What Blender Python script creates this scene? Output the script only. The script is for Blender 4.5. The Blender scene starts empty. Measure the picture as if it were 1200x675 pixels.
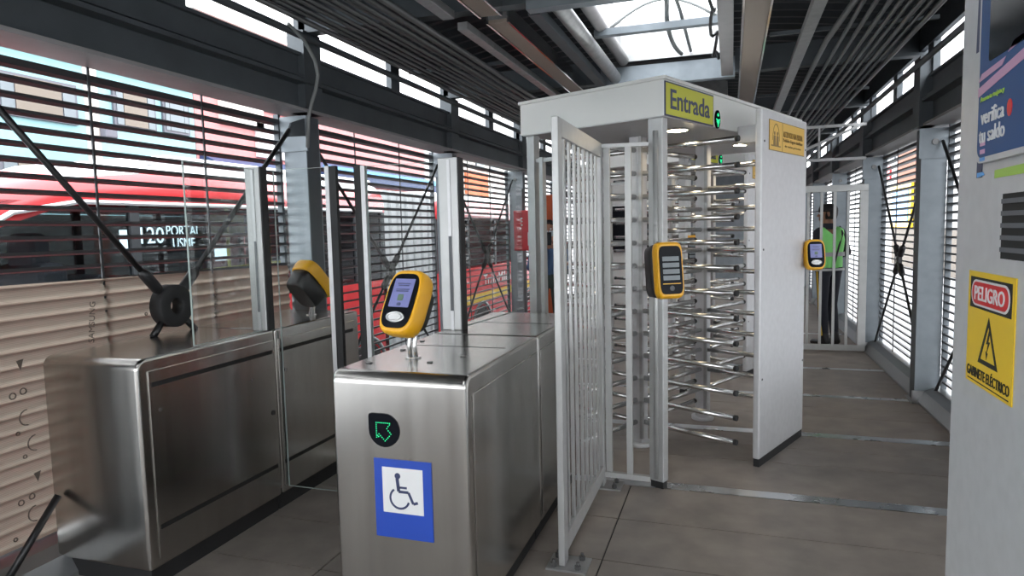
import bpy, bmesh, math, random
from mathutils import Vector, Matrix
random.seed(4)
PI = math.pi
S = bpy.context.scene
C = S.collection
R = math.radians

# ---------------------------------------------------------------- camera, world, exposure
F_PX, YAW, PITCH, ROLL, CAM_H = 780.0, R(18.3), R(4.94), R(1.29), 1.5
def camera_axes():
    f = Vector((-math.sin(YAW)*math.cos(PITCH), math.cos(YAW)*math.cos(PITCH), -math.sin(PITCH)))
    r = Vector((math.cos(YAW), math.sin(YAW), 0)); d = f.cross(r)
    c, s = math.cos(ROLL), math.sin(ROLL)
    return c*r + s*d, -s*r + c*d, f
r_, d_, f_ = camera_axes()
cam = bpy.data.objects.new('camera', bpy.data.cameras.new('camera'))
C.objects.link(cam)
cam.data.sensor_width = 36; cam.data.lens = F_PX/1200*36
cam.data.clip_start = .05; cam.data.clip_end = 300
cam.matrix_world = Matrix(((r_.x, -d_.x, -f_.x, 0), (r_.y, -d_.y, -f_.y, 0), (r_.z, -d_.z, -f_.z, CAM_H), (0, 0, 0, 1)))
S.camera = cam
world = bpy.data.worlds.new('overcast_sky'); S.world = world; world.use_nodes = True
bg = world.node_tree.nodes['Background']
bg.inputs[0].default_value = (.93, .965, 1, 1); bg.inputs[1].default_value = 1.0
vs = S.view_settings
vs.view_transform = 'Standard'; vs.look = 'None'; vs.gamma = 1; vs.use_curve_mapping = False
vs.exposure = 2.9
try:
    cy = S.cycles
    cy.use_denoising = True; cy.max_bounces = 10; cy.diffuse_bounces = 6; cy.glossy_bounces = 5
    cy.transparent_max_bounces = 16; cy.transmission_bounces = 6; cy.caustics_reflective = False; cy.caustics_refractive = False
    cy.sample_clamp_indirect = 6
except Exception: pass

# ---------------------------------------------------------------- materials
def mat(name, col, rough=.5, metal=0., noise=0., scale=6., stretch=(1, 1, 1), bump=0., emit=0., spec=None, rnoise=0.):
    m = bpy.data.materials.new(name); m.use_nodes = True
    nt = m.node_tree; b = nt.nodes['Principled BSDF']; L = nt.links.new
    c = (*col, 1)
    b.inputs['Base Color'].default_value = c; b.inputs['Roughness'].default_value = rough; b.inputs['Metallic'].default_value = metal
    if spec is not None: b.inputs['Specular IOR Level'].default_value = spec
    if noise or bump or rnoise:
        tc = nt.nodes.new('ShaderNodeTexCoord'); mp = nt.nodes.new('ShaderNodeMapping'); mp.inputs['Scale'].default_value = stretch
        nz = nt.nodes.new('ShaderNodeTexNoise'); nz.inputs['Scale'].default_value = scale; nz.inputs['Detail'].default_value = 5
        L(tc.outputs['Object'], mp.inputs[0]); L(mp.outputs[0], nz.inputs['Vector'])
        if noise:
            rp = nt.nodes.new('ShaderNodeValToRGB'); e = rp.color_ramp.elements
            e[0].position = .3; e[1].position = .7
            e[0].color = (*[max(0, x*(1-noise)) for x in col], 1); e[1].color = (*[min(1, x*(1+noise)) for x in col], 1)
            L(nz.outputs[0], rp.inputs[0]); L(rp.outputs[0], b.inputs['Base Color'])
        if rnoise:
            mr = nt.nodes.new('ShaderNodeMapRange'); mr.inputs[3].default_value = rough-rnoise; mr.inputs[4].default_value = rough+rnoise
            L(nz.outputs[0], mr.inputs[0]); L(mr.outputs[0], b.inputs['Roughness'])
        if bump:
            bp = nt.nodes.new('ShaderNodeBump'); bp.inputs['Strength'].default_value = bump; bp.inputs['Distance'].default_value = .01
            L(nz.outputs[0], bp.inputs['Height']); L(bp.outputs[0], b.inputs['Normal'])
    if emit:
        b.inputs['Emission Color'].default_value = c; b.inputs['Emission Strength'].default_value = emit
    return m
def glass(name, tint=(1, 1, 1), refl=.05):
    m = bpy.data.materials.new(name); m.use_nodes = True; nt = m.node_tree; nt.nodes.clear()
    o = nt.nodes.new('ShaderNodeOutputMaterial'); mx = nt.nodes.new('ShaderNodeMixShader'); t = nt.nodes.new('ShaderNodeBsdfTransparent'); g = nt.nodes.new('ShaderNodeBsdfGlossy')
    fr = nt.nodes.new('ShaderNodeFresnel'); fr.inputs[0].default_value = 1.45
    mu = nt.nodes.new('ShaderNodeMath'); mu.operation = 'MULTIPLY'; mu.inputs[1].default_value = refl/.08*.22
    t.inputs[0].default_value = (*tint, 1); g.inputs['Roughness'].default_value = .02
    nt.links.new(fr.outputs[0], mu.inputs[0]); nt.links.new(mu.outputs[0], mx.inputs[0])
    nt.links.new(t.outputs[0], mx.inputs[1]); nt.links.new(g.outputs[0], mx.inputs[2]); nt.links.new(mx.outputs[0], o.inputs[0])
    return m
def translucent(name, col, mix=.5, transp=0., stripes=False):
    m = bpy.data.materials.new(name); m.use_nodes = True; nt = m.node_tree; nt.nodes.clear(); L = nt.links.new
    o = nt.nodes.new('ShaderNodeOutputMaterial'); mx = nt.nodes.new('ShaderNodeMixShader'); d = nt.nodes.new('ShaderNodeBsdfDiffuse'); t = nt.nodes.new('ShaderNodeBsdfTranslucent')
    d.inputs[0].default_value = (*col, 1); t.inputs[0].default_value = (*col, 1); mx.inputs[0].default_value = mix
    if stripes:
        tc = nt.nodes.new('ShaderNodeTexCoord'); w = nt.nodes.new('ShaderNodeTexWave'); w.bands_direction = 'Z'; w.inputs['Scale'].default_value = 45; w.inputs['Distortion'].default_value = .3
        rp = nt.nodes.new('ShaderNodeValToRGB'); rp.color_ramp.elements[0].color = (*[x*.8 for x in col], 1); rp.color_ramp.elements[1].color = (*col, 1)
        L(tc.outputs['Object'], w.inputs[0]); L(w.outputs[0], rp.inputs[0]); L(rp.outputs[0], d.inputs[0]); L(rp.outputs[0], t.inputs[0])
    L(d.outputs[0], mx.inputs[1]); L(t.outputs[0], mx.inputs[2]); last = mx
    if transp:
        m2 = nt.nodes.new('ShaderNodeMixShader'); tr = nt.nodes.new('ShaderNodeBsdfTransparent'); m2.inputs[0].default_value = transp
        L(mx.outputs[0], m2.inputs[1]); L(tr.outputs[0], m2.inputs[2]); last = m2
    L(last.outputs[0], o.inputs[0]); return m

M = dict(
    tile=mat('tile_stone', (.31, .27, .24), .5, noise=.2, scale=5, bump=.08, rnoise=.12),
    grout=mat('grout', (.045, .042, .04), .8),
    strip=mat('polished_steel', (.74, .76, .78), .28, 1., rnoise=.1, scale=4),
    steel=mat('brushed_stainless', (.50, .485, .46), .22, 1., noise=.05, scale=3, stretch=(6, 6, .35), rnoise=.06),
    steel_top=mat('brushed_stainless_top', (.62, .61, .6), .22, 1., noise=.03, scale=4, rnoise=.05),
    tube=mat('satin_steel_tube', (.62, .62, .61), .22, 1.),
    grille=mat('grey_painted_steel', (.47, .475, .47), .42, .35, noise=.05, scale=12),
    panel=mat('light_grey_powder_coat', (.58, .58, .59), .42, .3, noise=.04, scale=25),
    header=mat('grey_white_enamel', (.70, .70, .675), .45, .1),
    beam=mat('dark_blue_grey_paint', (.085, .097, .108), .5, .2, noise=.12, scale=4),
    beam_lip=mat('pale_grey_paint', (.34, .33, .33), .5, .1, noise=.08),
    column=mat('grey_blue_column_paint', (.23, .26, .285), .42, .3, noise=.1, scale=8),
    galv=mat('galvanised_channel', (.42, .42, .42), .38, .7, noise=.12, scale=15),
    roof=mat('roof_sheet', (.055, .062, .07), .55, .3, noise=.15),
    slat=mat('louvre_slat_metal', (.07, .07, .075), .42, .5),
    curb=mat('pale_curb_tube', (.30, .31, .32), .38, .6),
    black=mat('black_plastic', (.012, .012, .013), .42),
    rubber=mat('black_rubber', (.016, .016, .017), .7),
    gloss=mat('black_glass', (.008, .009, .012), .12, spec=.06),
    yellow=mat('validator_yellow', (.80, .40, .012), .36),
    screen=mat('lavender_screen', (.14, .15, .32), .2, emit=.06),
    screen_ink=mat('screen_print', (.05, .06, .14), .3),
    screen_green=mat('screen_icon_green', (.10, .16, .12), .3),
    silver=mat('silver_ring', (.62, .62, .62), .25, .6),
    led=mat('green_led', (.02, .8, .30), .3, emit=.15),
    lime=mat('sign_lime', (.50, .50, .035), .45),
    amber=mat('sign_amber', (.72, .45, .09), .45),
    navy=mat('sign_navy', (.028, .038, .10), .45),
    peligro=mat('danger_yellow', (.80, .53, .02), .4),
    red=mat('danger_red', (.62, .015, .02), .4),
    white=mat('white_print', (.66, .66, .66), .45),
    blue=mat('sign_blue', (.012, .055, .36), .4),
    poster=mat('poster_blue', (.012, .065, .20), .5),
    pink=mat('poster_pink', (.55, .30, .46), .4),
    sky_print=mat('poster_sky', (.1, .35, .75), .4),
    greenp=mat('poster_green', (.35, .55, .08), .4),
    beige=mat('lamp_diffuser', (.33, .27, .22), .45),
    chrome=mat('chrome_edge', (.75, .73, .72), .12, 1.),
    pipe=mat('conduit_grey', (.17, .172, .175), .36, .5),
    cable=mat('grey_cable', (.22, .23, .23), .5),
    bulb=mat('warm_lamp', (1, .82, .55), .4, emit=9),
    firebox=mat('fire_red', (.55, .02, .03), .42, noise=.1),
    glass=glass('clear_glass', (.96, .975, .97), .055), glass_edge=mat('glass_edge', (.42, .50, .48), .2, 0, spec=.8),
    farglass=glass('bus_far_window', (.30, .24, .23), .08),
    busglass=glass('bus_window', (.66, .69, .71), .10),
    polycarb=translucent('polycarbonate', (.9, .93, .95), .95, .55),
    card=translucent('corrugated_card', (.46, .37, .30), .8, 0, True),
    ink=mat('card_ink', (.15, .12, .10), .8),
    busred=mat('bus_red', (.60, .045, .05), .22, noise=.05), buswhite=mat('bus_white', (.72, .72, .73), .35), busdark=mat('bus_trim', (.05, .055, .06), .4),
    bellows=mat('bus_bellows', (.45, .46, .47), .7), seatred=mat('seat_red', (.42, .03, .045), .6), seatgrey=mat('seat_grey', (.11, .115, .125), .6),
    rail=mat('handrail_yellow', (.7, .62, .05), .35), tyre=mat('tyre', (.02, .02, .02), .8), notice=mat('notice_yellow', (.35, .35, .03), .5), display=mat('display_letters', (.7, .9, .95), .4, emit=.5),
    asphalt=mat('asphalt', (.30, .30, .305), .85, noise=.15, scale=3),
    cyan=mat('cyan_render', (.21, .38, .40), .8, noise=.05), cyandark=mat('cyan_roof', (.06, .36, .38), .7), pinkwall=mat('pink_render', (.45, .18, .175), .8, noise=.05), salmon=mat('salmon_render', (.52, .14, .11), .8), cream=mat('cream_render', (.50, .46, .42), .8), palewall=mat('pale_render', (.5, .5, .5), .8), winframe=mat('window_frame', (.10, .10, .12), .6), winbeige=mat('window_board', (.16, .135, .11), .7), winglass=mat('window_glass', (.13, .155, .17), .3), awning=mat('awning_blue', (.015, .03, .09), .6), awnline=mat('awning_light', (.09, .26, .42), .6), purple=mat('purple_render', (.26, .16, .36), .8), orange=mat('orange_render', (.60, .13, .05), .8), pole=mat('concrete_pole', (.36, .33, .30), .9), terrac=mat('terracotta', (.26, .10, .06), .8),
    skin=mat('skin', (.30, .15, .095), .55), hair=mat('dark_hair', (.012, .01, .01), .6), cloth=mat('navy_cloth', (.016, .018, .028), .8), vest=mat('hi_vis_green', (.30, .88, .24), .6), reflect=mat('reflective_tape', (.45, .46, .46), .4), boots=mat('black_boots', (.01, .01, .011), .4), denim=mat('blue_denim', (.05, .10, .20), .8), mask=mat('face_mask', (.45, .52, .56), .7), trousers=mat('dark_green_cloth', (.03, .045, .04), .8), stripe=mat('yellow_piping', (.65, .42, .02), .6),
    dark=mat('dark_slot', (.01, .01, .01), .7), bolt=mat('bolt', (.16, .16, .16), .4, .8), gold=mat('print_gold', (.22, .13, .03), .5))

# ---------------------------------------------------------------- helpers
W = {}                                   # world matrix of every thing and part
def thing(name, label, cat, loc=(0, 0, 0), rz=0., group=None):
    o = bpy.data.objects.new(name, None); C.objects.link(o); o.empty_display_size = .1
    o.location = loc; o.rotation_euler = (0, 0, rz)
    o['label'] = label; o['category'] = cat
    if group: o['group'] = group
    W[o.name] = Matrix.Translation(loc) @ Matrix.Rotation(rz, 4, 'Z'); return o
def tag(o, label, cat, group=None):
    o['label'] = label; o['category'] = cat
    if group: o['group'] = group
    return o
class MB:
    """collects shapes and links them as ONE mesh object"""
    def __init__(s): s.b = bmesh.new(); s.mi = 0
    def _f(s, vs):
        try:
            f = s.b.faces.new(vs); f.material_index = s.mi; return f
        except ValueError: return None
    def hexa(s, pts):
        v = [s.b.verts.new(p) for p in pts]
        for q in ((3, 2, 1, 0), (4, 5, 6, 7), (0, 1, 5, 4), (1, 2, 6, 5), (2, 3, 7, 6), (3, 0, 4, 7)): s._f([v[i] for i in q])
        return s
    def box(s, x0, x1, y0, y1, z0, z1):
        return s.hexa([(x0, y0, z0), (x1, y0, z0), (x1, y1, z0), (x0, y1, z0), (x0, y0, z1), (x1, y0, z1), (x1, y1, z1), (x0, y1, z1)])
    def rbox(s, x0, x1, y0, y1, z0, z1, r, seg=3):
        t = bmesh.new(); bmesh.ops.create_cube(t, size=1)
        for v in t.verts: v.co = Vector((x0+(v.co.x+.5)*(x1-x0), y0+(v.co.y+.5)*(y1-y0), z0+(v.co.z+.5)*(z1-z0)))
        bmesh.ops.bevel(t, geom=t.edges[:], offset=r, segments=seg, profile=.5, affect='EDGES')
        return s.merge(t)
    def merge(s, t, mtx=None):
        t.verts.index_update(); m = {}
        for v in t.verts: m[v.index] = s.b.verts.new(mtx @ v.co if mtx else v.co)
        for f in t.faces:
            g = s._f([m[v.index] for v in f.verts])
            if g: g.smooth = f.smooth
        t.free(); return s
    def bar(s, p, q, w, h, up=(0, 0, 1)):
        p, q = Vector(p), Vector(q); d = (q-p).normalized(); u = Vector(up)
        if abs(d.dot(u)) > .98: u = Vector((0, 1, 0))
        a = d.cross(u).normalized()*w/2; c = a.cross(d).normalized()*h/2
        return s.hexa([p-a-c, p+a-c, p+a+c, p-a+c, q-a-c, q+a-c, q+a+c, q-a+c])
    def tube(s, p, q, r, r2=None, n=12, cap=True): return s.path([p, q], r, n, r2, cap)
    def path(s, pts, r, n=10, r2=None, cap=True, closed=False):
        P = [Vector(p) for p in pts]; N = len(P); rings = []; prev = None
        for i, p in enumerate(P):
            a, b = (P[i-1] if i or closed else p), (P[(i+1) % N] if i < N-1 or closed else p)
            t = (b-a).normalized()
            u = prev if prev else (Vector((0, 0, 1)) if abs(t.z) < .9 else Vector((0, 1, 0)))
            e = t.cross(u).normalized(); g = e.cross(t).normalized(); prev = g
            rr = r if r2 is None else r+(r2-r)*i/max(1, N-1)
            rings.append([s.b.verts.new(p+(e*math.cos(k*2*PI/n)+g*math.sin(k*2*PI/n))*rr) for k in range(n)])
        for i in range(N if closed else N-1):
            A, B = rings[i], rings[(i+1) % N]
            for k in range(n):
                f = s._f([A[k], A[(k+1) % n], B[(k+1) % n], B[k]])
                if f: f.smooth = n > 6
        if cap and not closed: s._f(rings[0][::-1]); s._f(rings[-1])
        return s
    def prism(s, poly, axis, a, b):
        """poly in the two other axes (cyclic order y,z / z,x->(x,z) / x,y), extruded from a to b along axis"""
        def P(u, v, t): return {'x': (t, u, v), 'y': (u, t, v), 'z': (u, v, t)}[axis]
        A = [s.b.verts.new(P(u, v, a)) for u, v in poly]; B = [s.b.verts.new(P(u, v, b)) for u, v in poly]; n = len(poly)
        s._f(A[::-1]); s._f(B)
        for i in range(n): s._f([A[i], A[(i+1) % n], B[(i+1) % n], B[i]])
        return s
    def loft(s, rings, cap=True, smooth=True):
        V = [[s.b.verts.new(p) for p in r] for r in rings]; n = len(V[0])
        for A, B in zip(V, V[1:]):
            for k in range(n):
                f = s._f([A[k], A[(k+1) % n], B[(k+1) % n], B[k]])
                if f: f.smooth = smooth
        if cap: s._f(V[0][::-1]); s._f(V[-1])
        return s
    def ball(s, c, r, sc=(1, 1, 1), n=12):
        t = bmesh.new(); bmesh.ops.create_uvsphere(t, u_segments=n*2, v_segments=n, radius=r)
        for f in t.faces: f.smooth = True
        return s.merge(t, Matrix.Translation(c) @ Matrix.Diagonal((*sc, 1)))
    def disc(s, c, r, h, axis='z', n=20):
        c = Vector(c); d = {'x': Vector((h, 0, 0)), 'y': Vector((0, h, 0)), 'z': Vector((0, 0, h))}[axis]
        return s.tube(c, c+d, r, n=n)
    def transform(s, m):
        for v in s.b.verts: v.co = m @ v.co
        return s
    def build(s, name, m, parent=None, world=False, loc=None, bevel=0, kind=None, label=None):
        me = bpy.data.meshes.new(name)
        bmesh.ops.recalc_face_normals(s.b, faces=s.b.faces[:])
        if world and parent is not None: s.transform(W[parent.name].inverted())
        if loc is not None: s.transform(Matrix.Translation(-Vector(loc)))
        s.b.to_mesh(me); s.b.free()
        for x in (m if isinstance(m, (list, tuple)) else [m]): me.materials.append(M[x])
        o = bpy.data.objects.new(name, me); C.objects.link(o)
        if loc is not None: o.location = loc
        if parent is not None: o.parent = parent; W[o.name] = W[parent.name]
        else: W[o.name] = Matrix.Translation(loc or (0, 0, 0))
        if bevel:
            bv = o.modifiers.new('bevel', 'BEVEL'); bv.width = bevel; bv.segments = 2; bv.limit_method = 'ANGLE'; bv.angle_limit = R(40)
        if kind: o['kind'] = kind
        if label: o['label'] = label
        return o
def text_bm(txt, w, h, extrude=.001, bold=0.):
    """lettering fitted to a w x h rectangle centred on the origin of its XY plane"""
    cu = bpy.data.curves.new('lettering', 'FONT'); cu.body = txt; cu.extrude = extrude; cu.resolution_u = 3; cu.offset = bold; cu.space_line = .85
    cu.align_x = 'CENTER'
    o = bpy.data.objects.new('lettering', cu); C.objects.link(o); bpy.context.view_layer.update()
    me = bpy.data.meshes.new_from_object(o.evaluated_get(bpy.context.evaluated_depsgraph_get()))
    bpy.data.objects.remove(o); bpy.data.curves.remove(cu)
    b = bmesh.new(); b.from_mesh(me); bpy.data.meshes.remove(me)
    xs = [v.co.x for v in b.verts]; ys = [v.co.y for v in b.verts]
    sx, sy = w/(max(xs)-min(xs)), h/(max(ys)-min(ys)); cx, cyy = (max(xs)+min(xs))/2, (max(ys)+min(ys))/2
    for v in b.verts: v.co = Vector(((v.co.x-cx)*sx, (v.co.y-cyy)*sy, v.co.z))
    return b
def frame(o, right, up):
    r = Vector(right).normalized(); u = Vector(up).normalized(); n = r.cross(u)
    return Matrix(((r.x, u.x, n.x, o[0]), (r.y, u.y, n.y, o[1]), (r.z, u.z, n.z, o[2]), (0, 0, 0, 1)))
def text(txt, w, h, fr, m, parent, world=False, name='lettering', bold=0.):
    q = MB(); q.merge(text_bm(txt, w, h, bold=bold), fr); return q.build(name, m, parent, world)
def rounded(w, h, r, n=5, cx=0, cy=0):
    p = []
    for qx, qy, a in ((1, 1, 0), (-1, 1, 90), (-1, -1, 180), (1, -1, 270)):
        for k in range(n+1):
            t = R(a+90*k/n); p.append((cx+qx*(w/2-r)+r*math.cos(t), cy+qy*(h/2-r)+r*math.sin(t)))
    return p
def plate(poly, fr, t0, t1, q=None):
    """flat plate: 2-D outline in a frame, from depth t0 to t1 along the frame's normal"""
    q = q or MB(); s = MB(); s.prism(poly, 'z', t0, t1); s.transform(fr)
    q.merge(s.b); return q

# ---------------------------------------------------------------- setting: floor, ground, roof
XL, XR = -3.02, 1.65
rows = [-9, -8, -7, -6, -5, -4.2, -3.4, -2.5, -1.9, -1.3, -.7, -.1, .45, 1.0, 1.45, 2.0, 2.45, 2.88, 3.33, ('s', 3.80, 3.90), 4.4, 4.72, ('s', 5.02, 5.12), 5.58, 5.86, ('s', 6.22, 6.30), 6.86, 7.33, ('s', 7.44, 7.52), 7.82, 8.25, ('s', 8.62, 8.70), 9.2, 9.7, ('s', 9.82, 9.9), 10.5, 11.2, 12, 12.8, 13.6, 14.4, 15.2, 16, 17, 18, 19, 20]
fl = MB(); sp = MB()
fl.mi = 1; fl.box(XL, XR, -9, 20, -.25, -.006); fl.mi = 0
prev = rows[0]; g = .004
for r in rows[1:]:
    y1 = r[1] if isinstance(r, tuple) else r
    xs = [XL, -2.9, -1.75, -.55, XR] if y1 < 3.9 else [XL, -1.3, XR] if y1 < 12 else [XL, XR]
    for a, b in zip(xs, xs[1:]): fl.box(a+g, b-g, prev+g, y1-g, -.006, 0)
    prev = y1
    if isinstance(r, tuple): sp.box(XL, XR-.1, r[1]+.004, r[2]-.004, -.006, .001); prev = r[2]
fl.build('floor', ['tile', 'grout'], kind='structure')
sp.build('trim_1', 'strip', kind='structure')
MB().box(-40, 30, -20, 60, -1.15, -.95).build('ground', 'asphalt', kind='structure')
MB().box(XL+.05, XR-.05, -9, 20, -.95, -.25).build('trim_2', 'beam', kind='structure')
MB().box(XL, XR, 19.9, 20, 0, 3.3).build('wall_far', 'column', kind='structure')  # added end wall, shuts out the bright sky at the corridor's end
def roof_z(x): return 3.06+.30*(1-((x+.7)/2.45)**2)
def roof_sheet(q, x0, x1, y0, y1, nx):
    ys = []; y = y0; k = 0
    while y < y1-.001: ys.append((y, 0 if k % 4 in (0, 1) else .035)); y += .06 if k % 2 else .04; k += 1
    ys.append((y1, 0))
    for lay in (0, .02):
        V = [[q.b.verts.new((x0+(x1-x0)*i/nx, y, roof_z(x0+(x1-x0)*i/nx)+dz+lay)) for i in range(nx+1)] for y, dz in ys]
        for A, B in zip(V, V[1:]):
            for i in range(nx): q._f([A[i], A[i+1], B[i+1], B[i]])
rf = MB(); SKY = [(4.15, 6.42), (9.2, 11.4), (14, 16.2), (-1.2, .8)]
roof_sheet(rf, -2.97, -1.0, -9, 20, 10); roof_sheet(rf, -.08, 1.62, -9, 20, 9)
e = sorted(SKY); ends = [-9]+[v for s in e for v in s]+[20]
for a, b in zip(ends[::2], ends[1::2]): roof_sheet(rf, -1.0, -.08, a, b, 4)
rf.build('ceiling', 'roof', kind='structure')
for i, (a, b) in enumerate(e):
    near = i == 1
    t = thing('skylight', ['translucent roof skylight behind the viewpoint', 'bright roof skylight above the front turnstile with a thin arched rod', 'roof skylight farther along, above the second turnstile', 'last roof skylight at the far end of the station'][i], 'skylight', (-.54, (a+b)/2, 3.3))
    q = MB(); n = 8
    rr = [[(-1.02+.96*k/n, y, 3.40+.16*math.sin(PI*k/n)) for k in range(n+1)] for y in (a-.03, b+.03)]
    for k in range(n):
        for dz in (0,): q._f([q.b.verts.new(Vector(p)) for p in (rr[0][k], rr[0][k+1], rr[1][k+1], rr[1][k])])
    q.build('polycarbonate_sheet', 'polycarb', t, True)
    q = MB()
    q.box(-1.02, -1.0, a, b, 3.05, 3.42).box(-.08, -.06, a, b, 3.05, 3.42).box(-1.02, -.06, a-.02, a, 3.05, 3.42).box(-1.02, -.06, b, b+.02, 3.05, 3.42)
    q.build('curb', 'galv', t, True)
    if near:
        MB().box(-1.02, -.1, 5.24, 5.31, 2.98, 3.03).build('cross_bar', 'column', t, True)
        MB().path([(-1.0+.9*k/12, 5.75, 3.16+.2*math.sin(PI*k/12)) for k in range(13)], .012).build('arched_rod', 'cable', t, True)
        MB().tube((-1.06, 4.1, 2.93), (-1.06, 6.5, 2.93), .055, n=16).build('side_tube', 'galv', t, True)
        MB().tube((-.97, 4.1, 3.06), (-.97, 6.4, 3.06), .05, n=16).build('inner_tube', 'beam_lip', t, True)

# ---------------------------------------------------------------- setting: side walls (beams, sills, curbs)
def wall(side):
    lft = side == 'left'; q = MB(); lip = MB(); s = 1 if lft else -1
    x0 = -2.76 if lft else 1.45                              # inner face of the beam
    X = lambda d: x0-s*d                                     # d metres outwards
    zb = 2.34 if lft else 2.26
    def bx(d0, d1, za, zc, tgt=q): a, b = sorted((X(d0), X(d1))); tgt.box(a, b, -9, 20, za, zc)
    bx(.0, .24, zb, zb+.02, lip)                             # lower flange
    bx(.07, .10, zb+.02, zb+.19)                             # web
    bx(-.015, .24, zb+.19, zb+.215); bx(.02, .24, zb+.235, zb+.25)
    bx(.06, .09, zb+.215, zb+.38); bx(.03, .24, zb+.38, zb+.40)
    zt = zb+.40
    for y in [4.12+1.23*k-6.15 for k in range(-5, 20)] if lft else [6.2+1.22*k-7.32 for k in range(-5, 20)]:
        a, b = sorted((X(.05), X(.10))); q.box(a, b, y-.06, y+.10, zt, zt+.3)
    bx(.04, .08, zt+.25, zt+.50)
    q.build('wall_'+side, 'beam', kind='structure'); lip.build('trim_3' if lft else 'trim_4', 'beam_lip', kind='structure')
    p = MB(); p.tube((X(-.05), -9, zt+.075), (X(-.05), 20, zt+.075), .024, n=12)
    tag(p.build('roof_pipe', 'beam'), f'dark round pipe running along the high window strip of the {side} louvred wall', 'pipe')
    c = MB(); c.prism([(X(.02), 0), (X(.02), .02), (X(.07), .10), (X(.14), .13), (X(.24), .13), (X(.24), 0)], 'y', -9, 20)
    c.build('baseboard_'+side, 'curb', kind='structure')
wall('left'); wall('right')

# columns, louvre screens, braces
def column(side, y, label, i):
    s = 1 if side == 'left' else -1; xf = -2.80 if side == 'left' else 1.45; xb = xf-s*.18; zb = 2.34 if side == 'left' else 2.26
    t = thing('steel_column', label, 'column', ((xf+xb)/2, y+.08, 0), 0, f'steel columns of the {side} wall')
    a, b = sorted((xf, xb))
    q = MB(); q.box(a, b, y, y+.012, .0, zb-.02).box(a, b, y+.15, y+.162, .0, zb-.02).box(xf-s*.09-.006, xf-s*.09+.006, y+.012, y+.15, 0, zb-.02)
    q.build('column_shaft', 'column', t, True)
    q = MB(); a2, b2 = sorted((xf, xf-s*.012)); q.box(a2, b2, y+.012, y+.15, 0, zb-.02).build('side_plate', 'beam', t, True)
    q = MB(); a3, b3 = sorted((xf+s*.03, xf-s*.10)); q.box(a3, b3, y-.02, y+.18, zb-.0, zb+.55).build('upper_stub', 'beam', t, True)
    q = MB(); q.box(a-.02, b+.02, y-.016, y-.002, zb-.26, zb-.02).build('gusset_plate', 'column', t, True)
    q = MB(); q.tube((xf-s*.09, y-.03, zb-.13), (xf-s*.09, y-.016, zb-.13), .024, n=16).build('pin', 'bolt', t, True)
    q = MB(); q.box(a-.03, b+.02, y-.05, y+.20, .0, .015)
    q.box(a-.02, b+.015, y-.02, y+.005, .015, .10).build('base_plate', 'galv', t, True)
LY = [1.62, 4.0, 6.52, 9.0, 11.5, 14, 16.5]; RY = [1.3, 3.75, 6.2, 8.62, 11.1, 13.6, 16.1]
nth = ['nearest', 'second nearest', 'third', 'fourth', 'fifth', 'sixth', 'seventh']
LL = ['steel column of the left wall beside the viewpoint', 'grey steel column behind the rear left stainless cabinet', 'dark steel column just right of the glazed post on the middle cabinet', 'grey steel column carrying the red fire box', 'fifth steel column along the left wall, hidden behind the turnstile', 'sixth steel column along the left wall', 'seventh steel column along the left wall']
RL = ['steel column of the right wall behind the grey electrical cabinet', 'steel column of the right wall beside the electrical cabinet', 'grey steel column of the right wall closest in view, between two louvred bays', 'grey steel column where the barred gate closes against the right wall', 'first steel column of the right wall beyond the barred gate', 'second steel column of the right wall beyond the barred gate', 'third steel column of the right wall beyond the barred gate']
for i in range(7): column('left', LY[i], LL[i], i); column('right', RY[i], RL[i], i)

def louvre(side, y0, y1, label):
    lft = side == 'left'; x = -3.02 if lft else 1.655; pitch = .0705 if lft else .0655; zt = 2.29 if lft else 2.215
    t = thing('louvre_screen', label, 'louvre screen', (x, (y0+y1)/2, 0), 0, f'louvre bays of the {side} wall')
    q = MB(); z = zt; k = 0; s = 1 if lft else -1
    while z > .17:
        h = .032 if k == 0 else .015
        a, b = x-.022, x+.022
        tl = .008*s
        q.hexa([(a, y0, z-h/2-tl), (b, y0, z-h/2+tl*0), (b, y1, z-h/2), (a, y1, z-h/2-tl), (a, y0, z+h/2-tl), (b, y0, z+h/2), (b, y1, z+h/2), (a, y1, z+h/2-tl)])
        z -= pitch; k += 1
    q.build('slats', 'slat', t, True)
    for f in (1/3, 2/3):
        y = y0+(y1-y0)*f; xx = x+s*.028
        MB().box(xx-.004, xx+.004, y-.006, y+.006, .13, zt+.06).build('support_rod', 'slat', t, True)
    for y in (y0+.012, y1-.012): MB().box(x-.02, x+.02, y-.012, y+.012, .12, zt+.05).build('edge_post', 'beam', t, True)
LN = ['left louvre bay nearest the viewpoint', 'left louvre bay half covered by the cardboard sheet', 'left louvre bay seen through the pair of glass gate leaves', 'left louvre bay between the glazed post and the red fire box', 'left louvre bay behind the person in the blue jacket', 'sixth louvre bay along the left wall', 'last louvre bay along the left wall']
RN = ['right louvre bay beside the viewpoint', 'right louvre bay just left of the grey electrical cabinet', 'right louvre bay with the whole cross brace, just before the gate', 'right louvre bay behind the guard in the green vest', 'second right louvre bay beyond the barred gate', 'third right louvre bay beyond the barred gate', 'last right louvre bay, at the far end']
LN = [a+', with dark horizontal slats' for a in LN]; RN = [a+', with grey slats' for a in RN]
for i in range(7):
    louvre('left', LY[i]+.165, (LY+[19.2])[i+1]-.003, LN[i])
    if i == 1: pass
    louvre('right', RY[i]+.165, (RY+[18.6])[i+1]-.003, RN[i])
louvre('right', -8.9, 1.297, 'right louvre bay behind the viewpoint'); louvre('left', -8.9, 1.617, 'left louvre bay behind the viewpoint')

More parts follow.
